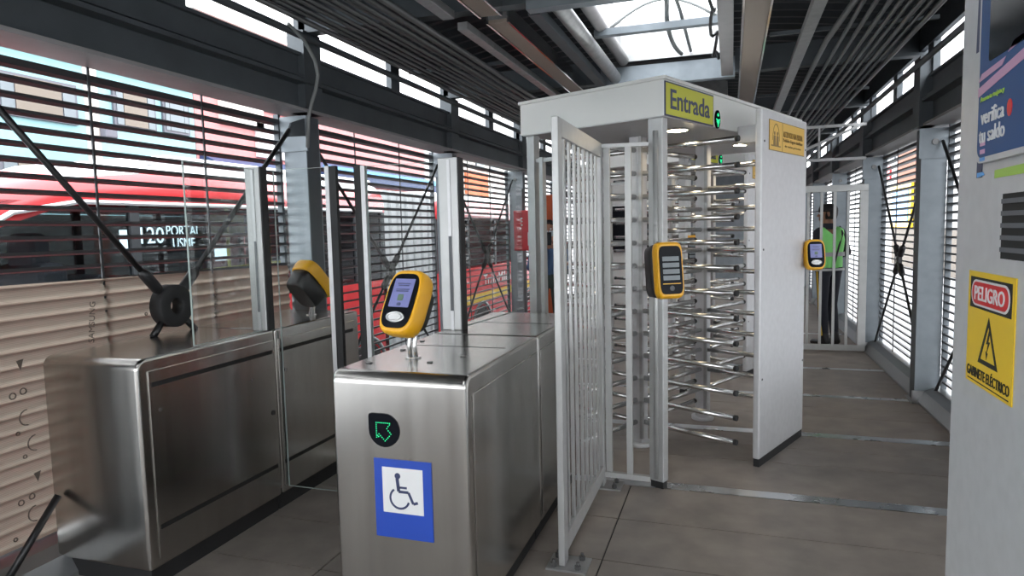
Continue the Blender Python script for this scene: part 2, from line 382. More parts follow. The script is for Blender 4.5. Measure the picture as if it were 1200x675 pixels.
def brace(side, y0, y1, zc, ring, label, yc=None):
    s = 1 if side == 'left' else -1; x = (-2.92 if not ring else -2.80) if side == 'left' else 1.585; zb = 2.2 if side == 'left' else 2.13
    yc = yc or (y0+y1)/2
    t = thing('cross_brace', label, 'cross brace', (x, yc, zc), 0, 'rod braces of the louvred walls')
    rad = .112 if ring else .062; rr_ = .015 if ring else .0125
    for (ye, ze) in ((y0, zb), (y1, zb), (y0, .1), (y1, .1)):
        e = Vector((x, ye, ze)); c = Vector((x, yc, zc)); d = (e-c).normalized()
        if ring and ze < .5:                                   # lower rods drop into the cabinet; the near one comes out at its front end
            tt = (zc-1.0)/(zc-ze); MB().tube(c+d*rad*.9, c+(e-c)*tt, .018, n=8).build('rod', 'black', t, True)
            if ye < yc: MB().tube(c+(e-c)*((yc-2.06)/(yc-ye)), e, rr_, n=8).build('rod', 'black', t, True)
            continue
        MB().tube(c+d*rad, e, rr_, n=8).build('rod', 'black', t, True)
        q = MB(); q.loft([[c+d*u+(d.cross(Vector((1, 0, 0)))*math.cos(k*PI/4)+Vector((1, 0, 0))*math.sin(k*PI/4))*w for k in range(8)] for u, w in ((rad*.85, .016), (rad+.015, .029), (rad+.125, .029), (rad+.155, .014))])
        q.build('turnbuckle', 'black', t, True)
    if ring:
        q = MB(); N = 32
        prof = [(.040, -.035), (.048, -.04), (.104, -.04), (.112, -.033), (.112, .033), (.104, .04), (.048, .04), (.040, .035)]
        rings = [[(x+w, yc+rr*math.cos(a*2*PI/N), zc+rr*math.sin(a*2*PI/N)) for rr, w in prof] for a in range(N+1)]
        q.loft(rings, cap=False); q.build('hub_ring', 'rubber', t, True)
        for y_, s_ in ((y1, 1), (y0, -1)): MB().prism([(y_-.03*s_, zb-.05), (y_+.165*s_, zb-.02), (y_+.165*s_, zb+.10), (y_+.02*s_, zb+.05)], 'x', x-.007, x+.007).build('end_plate', 'beam', t, True)
    else:
        q = MB(); q.prism([(yc+.07*math.cos(a*PI/4+PI/8), zc+.085*math.sin(a*PI/4+PI/8)) for a in range(8)], 'x', x-.014, x+.014); q.build('hub_plate', 'black', t, True)
        q = MB(); q.tube((x-.025, yc, zc), (x+.025, yc, zc), .014, n=10).build('hub_bolt', 'bolt', t, True)
brace('left', 1.80, 3.82, 1.146, True, 'black rod brace with a thick black ring above the front left cabinet', 2.75)
brace('left', 4.22, 6.45, 1.16, False, 'black rod brace in the louvre bay behind the desk card reader', 5.36)
brace('left', 6.75, 8.95, 1.19, False, 'black rod brace between the glazed post and the red fire box', 7.86)
brace('right', 6.42, 8.57, 1.12, False, 'black rod brace in the whole bay on the right, left of the grey column')
brace('right', 3.97, 6.15, 1.12, False, 'black rod brace partly hidden by the grey electrical cabinet')

# ---------------------------------------------------------------- ceiling steel
GY = [-.9, 1.6, 4.02, 6.48, 8.95, 11.4, 13.9]
GL = ['dark steel roof girder behind the viewpoint', 'dark steel roof girder above the viewpoint', 'grey steel roof girder at the near edge of the skylight', 'grey steel roof girder at the far edge of the skylight', 'dark steel roof girder above the barred gate', 'dark steel roof girder beyond the gate', 'dark steel roof girder farthest from the viewpoint']
for y, l in zip(GY, GL):
    t = thing('roof_girder', l, 'girder', (-.7, y, 2.9), 0, 'cross girders under the roof')
    for a, b in ((-2.9, -1.2), (.02, 1.6)):
        MB().box(a, b, y+.04, y+.06, 2.90, 3.1).build('web', 'beam', t, True)
        MB().box(a, b, y, y+.1, 2.88, 2.90).build('lower_flange', 'beam', t, True)
    q = MB(); q.box(-1.2, .02, y, y+.09, 2.84, 3.02).build('centre_span', 'column', t, True)
def trough(x, w, y0, y1, z, label):
    t = thing('lamp_trough', label, 'ceiling lamp', (x, (y0+y1)/2, z), 0, 'long strip lamps under the roof')
    MB().box(x-w/2+.012, x+w/2-.012, y0, y1, z+.02, z+.10).build('housing', 'galv', t, True)
    MB().box(x-w/2+.014, x+w/2-.014, y0+.01, y1-.01, z, z+.02).build('diffuser', 'beige', t, True)
    for sx in (-1, 1):
        a, b = sorted((x+sx*w/2, x+sx*(w/2-.012))); MB().box(a, b, y0, y1, z-.006, z+.10).build('chrome_edge', 'chrome', t, True)
trough(-1.42, .15, .6, 4.0, 2.82, 'strip lamp left of the skylight, nearer half')
trough(-1.42, .15, 4.12, 7.6, 2.82, 'strip lamp left of the skylight, farther half over the turnstile')
trough(.14, .17, .8, 4.0, 2.81, 'strip lamp right of the skylight, nearer half')
trough(.14, .17, 4.12, 8.4, 2.81, 'strip lamp right of the skylight, farther half over the passage')
def rail(x, y0, y1, z, w, label, m='galv'):
    tag(MB().box(x-w/2, x+w/2, y0, y1, z, z+.05).build('ceiling_rail', m, bevel=.004), label, 'rail')
rail(-1.66, .5, 3.9, 2.80, .08, 'grey steel rail beside the left strip lamp, near piece'); rail(-1.66, 4.12, 8.9, 2.80, .07, 'grey steel rail beside the left strip lamp, far piece')
rail(.49, .5, 3.9, 2.80, .09, 'grey steel rail right of the right strip lamp, near piece'); rail(.49, 4.12, 8.85, 2.80, .08, 'grey steel rail right of the right strip lamp, far piece')
rail(-.045, 2.2, 6.42, 2.84, .10, 'grey channel along the right edge of the skylight', 'beam_lip')
tag(MB().box(-1.22, -1.14, 4.13, 6.45, 2.84, 2.90).build('ceiling_rail', 'beam', bevel=.004), 'dark rail between the left strip lamp and the skylight tube', 'rail')
px = [-2.50, -2.43, -2.37, -2.31, -2.25, -2.19, -2.13, -2.07, -2.02, -1.95, -1.87]
for k, x in enumerate(px):
    q = MB(); q.tube((x, .3, 2.81+.006*(k % 2)), (x, 13.8, 2.81+.006*(k % 2)), [.017, .012, .012, .014, .012, .012, .014, .012, .016, .019, .021][k], n=10)
    tag(q.build('conduit_pipe', 'pipe'), 'grey conduit in the parallel run under the left side of the roof', 'pipe', 'conduits under the left roof')
px = [.66, .74, .81, .89, .95, 1.01, 1.07, 1.13, 1.19]
for k, x in enumerate(px):
    q = MB(); z = 2.81+.006*(k % 2); pts = [(x, .3, z), (x, 5.2, z), (x, 13.8, z)]
    if k == 0: pts = [(x+.05, .3, z+.03), (x+.05, 4.4, z+.03), (x-.02, 5.4, z), (x-.02, 13.8, z)]
    q.path(pts, [.02, .014, .014, .016, .014, .014, .016, .014, .018][k], n=10)
    tag(q.build('conduit_pipe', 'pipe'), 'grey conduit in the parallel run under the right side of the roof', 'pipe', 'conduits under the right roof')
for y in (2.8, 5.2, 7.6, 10):
    tag(MB().box(-2.6, -1.72, y, y+.03, 2.835, 2.86).build('pipe_hanger', 'beam'), f'dark bracket holding the left run of conduits, {"close to the viewpoint" if y < 3 else "between the front cabinets and the turnstile" if y < 6 else "near the third left column" if y < 9 else "far along the roof"}', 'bracket', 'conduit brackets')
    tag(MB().box(.25, 1.3, y, y+.03, 2.835, 2.86).build('pipe_hanger', 'beam'), f'dark bracket holding the right run of conduits, {"close to the viewpoint" if y < 3 else "above the turnstile panel" if y < 6 else "above the second turnstile" if y < 9 else "far along the roof"}', 'bracket', 'conduit brackets')
q = MB(); q.path([(-.135-.02*math.sin(k*.7), 4.2+2.1*k/24, 2.95+.05*math.sin(k*.9)) for k in range(25)], .012)
tag(q.build('loose_cable', 'black'), 'black cable looping along the right edge of the skylight', 'cable')
q = MB(); q.path([(-.46+.03*math.sin(k*.35), 4.16+2.2*k/20, 3.07-.03*math.sin(k*.45)) for k in range(21)], .018)
tag(q.build('loose_cable', 'cable'), 'grey cable sagging across the middle of the skylight', 'cable')
q = MB(); q.path([(-.40, 4.16, 3.07), (-.37, 5.2, 3.09), (-.36, 6.38, 3.08)], .014)
tag(q.build('loose_cable', 'cable'), 'thinner straight grey cable across the middle of the skylight', 'cable')
q = MB(); q.path([(-2.68, 3.70, 2.84), (-2.68, 3.86, 2.78), (-2.68, 3.97, 2.68), (-2.68, 3.98, 2.66), (-2.68, 4.0, 2.58), (-2.69, 3.985, 2.49), (-2.72, 3.975, 2.40), (-2.75, 3.972, 2.30), (-2.77, 3.972, 2.1)], .012)
tag(q.build('flexible_conduit', 'cable'), 'grey flexible conduit hanging down the column behind the rear left cabinet', 'conduit')

# ---------------------------------------------------------------- outside, left: street, bus, houses
def bus():
    xs, xf, rd = -4.7, -7.2, -.95
    t = thing('articulated_bus', 'long red articulated bus standing in the street behind the left louvres', 'bus', (-5.95, 8, rd))
    q = MB(); q.box(xs-.05, xs, 2.9, 8.5, -.55, .85).box(xf, xf+.05, 2.9, 8.5, -.55, .85).box(xf, xs, 2.75, 2.9, -.55, .85).box(xf, xs, 8.4, 8.5, -.55, .85)
    q.box(xs-.05, xs, 10.2, 17.5, -.55, .80).box(xf, xf+.05, 10.2, 17.5, -.55, .80).box(xf, xs, 17.4, 17.5, -.65, 2.2)
    q.build('lower_body', 'busred', t, True)
    MB().box(xf+.05, xs-.05, 2.9, 8.4, -.2, -.1).box(xf+.05, xs-.05, 10.2, 17.4, -.2, -.1).build('bus_floor', 'busdark', t, True)
    q = MB(); prof = [(2.62, 1.25), (2.75, 1.6), (3.1, 1.87), (3.7, 2.05), (4.5, 2.17), (5.2, 2.22), (8.5, 2.22), (8.5, 1.79), (4.4, 1.80), (3.75, 1.76), (3.25, 1.62), (2.95, 1.42), (2.8, 1.25)]
    q = MB(); sec = [(0, 0), (.005, .25), (.03, .5), (.08, .7), (.16, .86), (.3, .96), (.55, 1)]
    sec = [(xs-a, k) for a, k in sec]+[(xf+a, k) for a, k in sec[::-1]]
    def roof(q, outer, inner):
        
        q.loft([[(x, o[0], i[1]+(o[1]-i[1])*k) for x, k in sec] for o, i in zip(outer, inner)])
        q.b.faces.ensure_lookup_table(); n = len(sec)
        for k, f in enumerate(q.b.faces):
            if f.calc_center_median().z > 2.0 and 3 <= k % n <= n-5: f.material_index = 1
    roof(q, [(2.62, 1.25), (2.75, 1.6), (3.1, 1.87), (3.7, 2.05), (4.5, 2.17), (5.2, 2.22), (8.5, 2.22)], [(2.62, 1.2), (2.75, 1.22), (3.1, 1.56), (3.7, 1.76), (4.5, 1.80), (5.2, 1.80), (8.5, 1.79)])
    q.build('front_roof', ['busred', 'buswhite'], t, True)
    q = MB(); q.prism([(4.6, 2.15), (8.5, 2.15), (8.5, 2.26), (4.9, 2.26)], 'x', xf+.3, xs-.2); q.build('roof_fairing', 'buswhite', t, True, bevel=.03)
    q = MB(); roof(q, [(10.2, 2.1), (10.7, 2.22), (17.5, 2.22)], [(10.2, 1.72), (10.7, 1.72), (17.5, 1.72)]); q.build('rear_roof', ['busred', 'buswhite'], t, True)
    q = MB(); q.box(xs, xs+.008, 10.3, 17.4, .12, .28).box(xs, xs+.008, 2.95, 8.45, -.35, -.22); q.build('yellow_stripe', 'stripe', t, True)
    text('TransMilenio', 2.0, .22, frame((xs+.012, 13.4, .52), (0, 1, 0), (0, 0, 1)), 'white', t, True)
    q = MB()
    for k in range(13):
        y = 8.5+k*.131; q.box(xf+.06+.05*(k % 2), xs-.03-.05*(k % 2), y, y+.131, -.5, 2.12)
    q.build('bellows', 'bellows', t, True)
    # frame between the windows, panes
    for ys in ([2.86, 4.3, 5.75, 6.9, 7.75, 8.45], [10.22, 11.7, 13.2, 14.7, 16.2, 17.42]):
        a0 = ys[0] < 9
        for y in ys:
            w = .045
            MB().box(xs-.05, xs-.005, y-w, y+w, .8, 1.80).build('window_pillar', 'busdark', t, True); MB().box(xf+.005, xf+.05, y-w, y+w, .8, 1.80).build('window_pillar', 'busdark', t, True)
        for y, y2 in zip(ys, ys[1:]):
            MB().box(xs-.03, xs-.024, y+.03, y2-.03, .84, 1.79 if a0 else 1.72).build('window_pane', 'busglass', t, True)
            MB().box(xf+.024, xf+.03, y+.03, y2-.03, .84, 1.79 if a0 else 1.72).build('window_pane', 'farglass', t, True)
    q = MB(); q.path([(xs+.004, 2.72, 1.2), (xs+.004, 2.95, 1.50), (xs+.004, 3.3, 1.70), (xs+.004, 3.8, 1.79), (xs+.004, 8.4, 1.81)], .02, n=6); q.build('gutter', 'buswhite', t, True)
    for y in (4.2, 7.85, 12.3, 15.5):
        w = MB(); w.tube((xs-.28, y, -.46), (xs+.01, y, -.46), .48, n=28); wo = w.build('wheel', 'tyre', t, True)
        h = MB(); h.tube((xs+.01, y, -.46), (xs+.025, y, -.46), .27, n=20); h.tube((xs+.02, y, -.46), (xs+.05, y, -.46), .1, n=12); h.build('wheel_hub', 'seatred', wo, True)
        q = MB(); N = 18
        q.loft([[(xs+dx, y+rr*math.cos(PI*k/N), -.46+rr*math.sin(PI*k/N)) for dx, rr in ((.0, .52), (.02, .52), (.02, .58), (.0, .58))] for k in range(N+1)], cap=False); q.build('wheel_arch', 'busdark', t, True)
    # inside
    q = MB(); q.rbox(xs-.62, xs-.12, 3.55, 3.80, .2, 1.34, .08).rbox(xs-.52, xs-.22, 3.58, 3.74, 1.25, 1.56, .06).rbox(xs-.62, xs-.12, 3.1, 3.6, .1, .3, .05); q.build('driver_seat', 'seatgrey', t, True)
    q = MB(); q.rbox(xs-.9, xs-.15, 4.05, 4.12, -.1, 1.22, .03); q.build('cab_partition', 'seatgrey', t, True)
    for i, y in enumerate((4.75, 5.35, 5.95, 6.6, 11, 12, 13, 14, 15)):
        for x in (xs-.65, xf+.2):
            q = MB(); q.rbox(x, x+.45, y, y+.09, .2, 1.08, .035).rbox(x, x+.45, y-.42, y, .2, .3, .03); q.build('passenger_seat', 'seatred', t, True)
    MB().tube((xs-.18, 4.6, 1.16), (xs-.18, 6.4, 1.20), .02, n=8).build('handrail', 'rail', t, True)
    for y in (5.7, 6.35): MB().tube((xs-.3, y, -.1), (xs-.3, y, 1.8), .018, n=8).build('handrail', 'rail', t, True)
    d = MB().box(xs-.42, xs-.36, 4.62, 5.42, 1.36, 1.66).build('route_display', 'busdark', t, True)
    text('120', .26, .15, frame((xs-.355, 4.80, 1.53), (0, 1, 0), (0, 0, 1)), 'display', d, True)
    text('PORTAL\nUSME', .42, .22, frame((xs-.355, 5.17, 1.51), (0, 1, 0), (0, 0, 1)), 'display', d, True)
    MB().box(xs-.3, xs-.29, 5.45, 5.95, 1.5, 1.74).build('notice', 'notice', t, True)
    MB().box(xs-.3, xs-.29, 4.40, 4.47, 1.38, 1.58).box(xs-.3, xs-.29, 5.5, 5.66, 1.26, 1.40).build('window_sticker', 'display', t, True)
bus()
def building(name, label, x, y0, y1, h, m, wins, cat='building', depth=6, side=-1, extra=None, zb=-.95):
    t = thing(name, label, cat, (x+side*depth/2, (y0+y1)/2, zb))
    a, b = sorted((x, x+side*depth))
    MB().box(a, b, y0, y1, zb, h).build('wall', m, t, True)
    a, b = sorted((x-side*.15, x+side*depth)); MB().box(a, b, y0, y1, h, h+.25).build('roof_edge', extra or m, t, True)
    for (wy0, wy1, wz0, wz1, wm) in wins:
        c, d = sorted((x-side*.06, x+side*.02)); f = MB().box(c, d, wy0-.05, wy1+.05, wz0-.05, wz1+.05).build('window', 'winframe', t, True)
        c, d = sorted((x-side*.08, x-side*.06)); q = MB()
        for k, (u0, u1) in enumerate(((.01, .17), (.19, .80), (.82, .99))): q.mi = 0 if k == 1 else 1; q.box(c, d, wy0+(wy1-wy0)*u0, wy0+(wy1-wy0)*u1, wz0, wz1)
        q.build('pane', [wm, 'winglass'], f, True)
    return t
building('building', 'pale cyan house with boarded windows behind the bus', -12, -4, 12.8, 4.95, 'cyan', [(8.35, 9.75, 3.75, 4.4, 'winbeige'), (10.65, 11.6, 3.85, 4.65, 'winbeige'), (11.9, 12.55, 3.9, 4.6, 'winglass'), (8.3, 9.7, 2.6, 2.95, 'winbeige'), (10.9, 12.2, 2.75, 3.1, 'winbeige'), (3, 5, 3.4, 4.3, 'winbeige')], extra='cyandark')
t = building('building', 'pink house with cream panels and dark blue awning, right of the cyan house', -12, 12.82, 17.0, 6.8, 'pinkwall', [(15.3, 16.4, 4.9, 6.0, 'winglass')], extra='cream')
MB().box(-12, -11.92, 13.6, 15.2, 4.3, 6.4).build('panel', 'cream', t, True); MB().box(-12, -11.92, 14.9, 17, 3.6, 4.5).build('panel', 'palewall', t, True)
MB().prism([(-12, 3.5), (-12, 3.0), (-11.0, 2.85), (-11.0, 3.05)], 'y', 12.9, 17.0).build('shop_awning', 'awning', t, True)
t = building('building', 'salmon house with arched windows and a light blue awning line, middle of the left view', -12, 17.02, 25.2, 6.2, 'pinkwall', [(18, 19, 5.0, 5.7, 'winglass'), (20, 21, 5.0, 5.7, 'winglass'), (22.5, 23.4, 5.0, 5.7, 'winglass')], extra='cream')
MB().box(-12, -11.9, 17.1, 25, -.9, 3.1).build('ground_storey', 'salmon', t, True)
MB().prism([(-12, 3.75), (-12, 3.1), (-11.4, 3.1), (-11.4, 3.35)], 'y', 17.1, 25).build('shop_awning', 'awning', t, True)
MB().box(-11.42, -11.36, 17.1, 25, 3.36, 3.55).build('awning_trim', 'awnline', t, True)
for k in range(5):
    q = MB(); y = 18+1.45*k; q.prism([(y-.35, 1.4), (y+.35, 1.4), (y+.35, 2.2)]+[(y+.35*math.cos(a*PI/6), 2.2+.35*math.sin(a*PI/6)) for a in range(1, 6)]+[(y-.35, 2.2)], 'x', -11.92, -11.86); q.build('arched_window', 'winbeige', t, True)
building('building', 'purple fronted shop between the salmon house and the orange house', -12, 25.22, 28.4, 5.6, 'palewall', [(26, 27.4, 3.9, 4.8, 'winglass')])
t = building('building', 'orange and cream house seen past the glazed post', -12, 28.42, 36, 6.4, 'cream', [(31, 32, 4.6, 5.6, 'winglass'), (33, 34, 4.6, 5.6, 'winglass')])
MB().box(-12, -11.9, 29.5, 32.5, 1, 4.4).build('panel', 'orange', t, True)
building('building', 'white apartment block at the far end of the left street', -12, 36.02, 58, 8.5, 'palewall', [(38+3*k, 39.6+3*k, 4.6, 6, 'winglass') for k in range(5)])
t = thing('utility_pole', 'pale concrete utility pole in front of the cyan house', 'pole', (-11.0, 9.3, -.95))
MB().tube((-11.0, 9.3, -.95), (-11.0, 9.3, 6.2), .13, .10, n=14).build('shaft', 'pole', t, True)
q = MB(); q.rbox(-10.95, -10.75, 9.35, 9.6, 3.35, 3.6, .03).bar((-11, 9.3, 4.1), (-10.9, 9.75, 4.15), .05, .05); q.build('bracket', 'winframe', t, True)
# outside, right
t = building('building', 'pale terrace across the street behind the right louvres', 9, 2, 16, 5.2, 'palewall', [(4, 5.6, 2.6, 3.8, 'winglass'), (7, 8.6, 2.6, 3.8, 'winglass'), (10.5, 12, 2.6, 3.8, 'winglass')], side=1)
MB().box(8.9, 9, 9, 12, 1.6, 3).build('panel', 'terrac', t, True)
building('building', 'pale house behind the right louvres, before the shop with the blue sign', 9, 16.02, 30, 6, 'palewall', [(17, 18.6, 3.8, 4.8, 'winglass'), (22, 23.6, 3.8, 4.8, 'winglass')], side=1)
t = building('building', 'far terracotta block with a blue and yellow shop sign beyond the right louvres', 9, 30.02, 60, 7.5, 'palewall', [(44, 47, 5.0, 6.4, 'winglass'), (50, 53, 5.0, 6.4, 'winglass')], side=1)
MB().box(8.9, 9, 36.5, 43, 3.5, 6.2).build('panel', 'terrac', t, True); MB().box(8.9, 9, 45, 49, 4.0, 4.8).build('panel', 'danger' if 0 else 'red', t, True)
f = MB().box(8.78, 8.9, 39.3, 44.0, 1.2, 3.6).build('shop_sign', 'peligro', t, True); MB().box(8.74, 8.78, 39.8, 43.6, 1.5, 3.2).build('sign_field', 'sky_print', f, True)
MB().box(8.9, 9, 31, 44, -.9, 1.1).build('shop_front', 'winboard' if 0 else 'winbeige', t, True)

# ---------------------------------------------------------------- cardboard on the louvres
t = thing('cardboard_sheet', 'brown corrugated cardboard sheet tied over the louvres behind the front left cabinet', 'cardboard', (-2.95, 2.9, .1))
q = MB(); ny, nz = 40, 130
def card_x(y, z): return -2.984+.006*math.sin((z-.1)*2*PI/.0705+.9*math.sin(y*1.3))+.02*math.sin((y-1.7)*1.4)*(1.3-z)*.5
V = [[q.b.verts.new((card_x(1.72+2.26*i/ny, .15+(1.165-.025*i/ny)*k/nz), 1.72+2.26*i/ny, .15+(1.165-.025*i/ny)*k/nz)) for k in range(nz+1)] for i in range(ny+1)]
for i in range(ny):
    for k in range(nz):
        f = q._f([V[i][k], V[i+1][k], V[i+1][k+1], V[i][k+1]]); f.smooth = True
q.build('sheet', 'card', t, True)
def on_card(y, z, d=.012): return (card_x(y, z)+d, y, z)
text('SAMSUNG', .20, .030, frame(on_card(2.42, 1.10), (0, .12, 1), (0, -1, .12)), 'ink', t, True)
text('SAMSUNG', .18, .024, frame(on_card(3.25, 1.10), (0, .12, 1), (0, -1, .12)), 'ink', t, True)
for (y, z, r) in ((2.02, .83, .018), (2.07, .84, .018), (2.03, .66, .010), (2.05, .55, .010), (2.74, 1.10, .010), (2.02, .35, .016), (2.07, .36, .016), (1.98, .2, .01)):
    r *= .75; q = MB(); q.path([(on_card(y, z)[0], y+r*math.cos(a*PI/8), z+r*math.sin(a*PI/8)) for a in range(16)], .003, n=5, closed=True); q.build('printed_mark', 'ink', t, True)
for (y, z) in ((2.08, .72), (2.10, .60), (2.08, .28)): MB().path([(on_card(y, z)[0], y+.035*math.cos(a*PI/8), z+.035*math.sin(a*PI/8)) for a in range(4, 13)], .003, n=5).build('printed_mark', 'ink', t, True)
for (y, z) in ((2.06, .96), (2.10, .44)): MB().prism([(y-.016, z+.02), (y+.016, z+.025), (y, z-.022)], 'x', on_card(y, z)[0], on_card(y, z)[0]+.002).build('printed_mark', 'ink', t, True)

# ---------------------------------------------------------------- card reader (validator)
def outline(w, h, n=44, e=4.2):
    p = []
    for k in range(n):
        a = 2*PI*k/n; c, s = math.cos(a), math.sin(a)
        p.append((w*abs(c)**(2/e)*(1 if c >= 0 else -1), h*abs(s)**(2/e)*(1 if s >= 0 else -1)+.10*h*(1-(min(1, abs(c)))**2)*(1 if s > 0 else -1)*(.6 if e < 6 else .2)))
    return p
def reader(loc, rz, tilt, label, mount, dark_screen=False, scale=1., deep=False):
    RW, RH, RE = (.074, .142, 7) if dark_screen else (.086, .125, 4.2)
    """front faces local -Y, leaning back by tilt; loc is the base of the stem or the post it is fixed to"""
    t = thing('card_reader', label, 'card reader', loc, rz, 'yellow card readers')
    zc = .215 if mount == 'desk' else 0
    T = Matrix.Translation((0, 0 if mount == 'desk' else -.13, zc)) @ Matrix.Rotation(-tilt, 4, 'X') @ Matrix.Scale(scale, 4)
    def ring(y, s, dz=0): return [T @ Vector((x*s, y, z*s+dz)) for x, z in outline(RW, RH, e=RE)]
    q = MB(); q.loft([ring(-.048, .84), ring(-.050, .90), ring(-.046, .955), ring(-.034, .99), ring(-.01, 1.0), ring(.0, .985), ring(.004, .965)] if dark_screen else [ring(-.048, .84), ring(-.050, .90), ring(-.046, .955), ring(-.034, .99), ring(-.01, 1.0), ring(.018, .97), ring(.026, .94)]); body = q.build('front_shell', 'yellow', t)
    q = MB(); q.loft([ring(.0, .96), ring(.04, .95), ring(.10, .90), ring(.11, .84)] if dark_screen else [ring(.02, .90), ring(.06, .86), ring(.115, .80), ring(.127, .72)] if deep else [ring(.02, .82), ring(.045, .72), ring(.08, .62), ring(.088, .54)]); q.build('rear_housing', 'black', t)
    q = MB(); q.loft([ring(-.0495, .84), ring(-.0525, .83)]); face = q.build('face_glass', 'gloss', t)
    def pl(x0, x1, z0, z1, m, name, d=.0535, par=None, r=.004):
        s = MB(); s.prism(rounded(x1-x0, z1-z0, r, 3, (x0+x1)/2, (z0+z1)/2), 'y', -d, -d+.003); s.transform(T); return s.build(name, m, par or face)
    if not dark_screen:
        sc = pl(-.050, .050, -.028, .088, 'screen', 'screen')
        s = MB()
        for z, w in ((.066, .032), (.058, .026), (.042, .034), (.035, .030)): s.prism([(-w, z), (w, z), (w, z+.004), (-w, z+.004)], 'y', -.0545, -.053)
        s.transform(T); s.build('screen_text', 'screen_ink', face)
        pl(-.014, .014, -.002, .024, 'screen_green', 'screen_icon', .0545)
        pl(-.010, .010, -.022, -.010, 'screen_ink', 'screen_icon', .0545, r=.005)
        s = MB(); s.loft([[T @ Vector((.046*math.cos(a*PI/16)*k, y, -.068+.022*math.sin(a*PI/16)*k)) for a in range(32)] for y, k in ((-.052, 1.), (-.056, .97), (-.056, .84), (-.0545, .80))]); s.build('target_ring', 'silver', face)
        s = MB(); s.loft([[T @ Vector((.032*math.cos(a*PI/16)*k, y, -.068+.014*math.sin(a*PI/16)*k)) for a in range(32)] for y, k in ((-.0545, 1.), (-.0575, .93))]); s.build('target_pad', 'white', face)
    else:
        for k in range(4): pl(-.046, .046, .045-.032*k, .068-.032*k, 'winglass', 'screen_reflection_bar', r=.002)
        pl(-.05, .05, -.071, -.067, 'yellow', 'trim_line', r=.001)
        s = MB(); s.loft([[T @ Vector((.014*math.cos(a*PI/12)*k, y, -.092+.014*math.sin(a*PI/12)*k)) for a in range(24)] for y, k in ((-.052, 1.), (-.055, .9), (-.055, .6), (-.054, .55))]); s.build('target_ring', 'seatgrey', face)
    if mount == 'desk':
        for x in (-.014, .014): MB().path([(x, .02, 0), (x, .012, .05), (x, .02, .09), (x, .035, .13)], .009).build('stem', 'tube', t)
        MB().disc((0, .02, 0), .032, .006).build('stem_foot', 'tube', t)
    else:
        MB().box(-.035, .035, -.075, 0, -.05, .05).build('mount_arm', 'black', t)
    return t

# ---------------------------------------------------------------- left cabinets
def cabinet(y0, y1, x0, x1, h, label, door, first):
    t = thing('gate_cabinet', label, 'cabinet', ((x0+x1)/2, (y0+y1)/2, 0), 0, 'stainless steel gate cabinets')
    q = MB()
    if first:
        prof = [(y0, .09)]; r = .045
        prof += [(y0, h-r)]+[(y0+r-r*math.cos(a*PI/12), h-r+r*math.sin(a*PI/12)) for a in range(1, 7)] + [(y1, h), (y1, .09)]
    else: prof = [(y0, .09), (y0, h), (y1, h), (y1, .09)]
    q.prism(prof, 'x', x0, x1); o = q.build('cabinet_body', 'steel', t, True, bevel=.014)
    for p in o.data.polygons: p.use_smooth = True
    o.data.set_sharp_from_angle(angle=R(30)); o.modifiers['bevel'].harden_normals = True; o.modifiers['bevel'].segments = 3; wn = o.modifiers.new('weighted', 'WEIGHTED_NORMAL'); wn.keep_sharp = True; wn.weight = 100
    MB().box(x0+.03, x1-.03, y0+(.03 if first else 0), y1, 0, .10).build('plinth', 'rubber', t, True)
    return t
XA, XB = -2.86, -2.325
def side_door(t, y0, y1, seam=None):
    q = MB(); q.box(XB, XB+.006, y0, y1, .13, .945); d = q.build('side_door', 'steel', t, True, bevel=.002)
    for z in (.875, .255): MB().box(XB+.0062, XB+.0075, y0+.012, y1-.02, z, z+.02).build('vent_slot', 'dark', d, True)
    q = MB(); q.tube((XB+.006, y1-.035, .56), (XB+.010, y1-.035, .56), .013, n=14).build('lock', 'dark', d, True)
    q = MB()
    for y in (y0+.05, (y0+y1)/2+.22): q.tube((XB+.006, y, .77), (XB+.009, y, .77), .008, n=10)
    q.build('rivet', 'bolt', d, True)
c1 = cabinet(2.08, 2.952, XA, XB, 1.0, 'brushed steel gate cabinet at front left, in front of the cardboard', True, True); side_door(c1, 2.13, 2.94)
c2 = cabinet(2.962, 3.80, XA, XB, 1.0, 'brushed steel gate cabinet at rear left carrying the card reader that faces away', True, False); side_door(c2, 2.975, 3.74)
for t in (c1, c2): pass
reader((-2.50, 3.57, 1.0), R(168), R(42), 'yellow and black card reader facing away on the rear left cabinet', 'desk', scale=1.06, deep=True)
# middle cabinet
XC, XD = -1.405, -.865
m1 = cabinet(2.09, 2.98, XC, XD, 1.0, 'brushed steel gate cabinet in the centre front with the blue wheelchair sign', True, True)
m2 = cabinet(2.99, 3.86, XC, XD, 1.0, 'brushed steel gate cabinet behind the centre one, carrying the glazed post', True, False)
for t, ys in ((m1, (2.14, 2.96)), (m2, (3.01, 3.84))):
    q = MB(); q.box(XD, XD+.005, ys[0], ys[1], .12, .93); q.build('side_door', 'steel', t, True, bevel=.002)
q = MB()
for (x, y) in ((-1.33, 2.24), (-1.33, 2.52), (-1.02, 2.44), (-1.1, 2.30), (-1.35, 2.75)): q.tube((x, y, 1.0), (x, y, 1.004), .012, n=10)
q.build('rivet', 'bolt', m1, True)
MB().box(XC+.02, XD-.05, 2.655, 2.659, 1.0, 1.001).build('top_seam', 'dark', m1, True)
MB().box(XC+.1, XD-.04, 3.40, 3.406, 1.0, 1.001).build('top_seam', 'dark', m2, True)
FR = frame((-1.19, 2.09, .79), (1, 0, 0), (0, 0, 1))             # front face, normal -Y
q = MB(); r = .062
pts = [(r*math.cos(R(a)), r*math.sin(R(a))) for a in range(-180, 91, 15)]+[(-r+.012, r), (-r+.003, r-.003), (-r, r-.012)]
plate(pts, FR, 0, .004, q); ind = q.build('direction_indicator', 'gloss', m1, True)
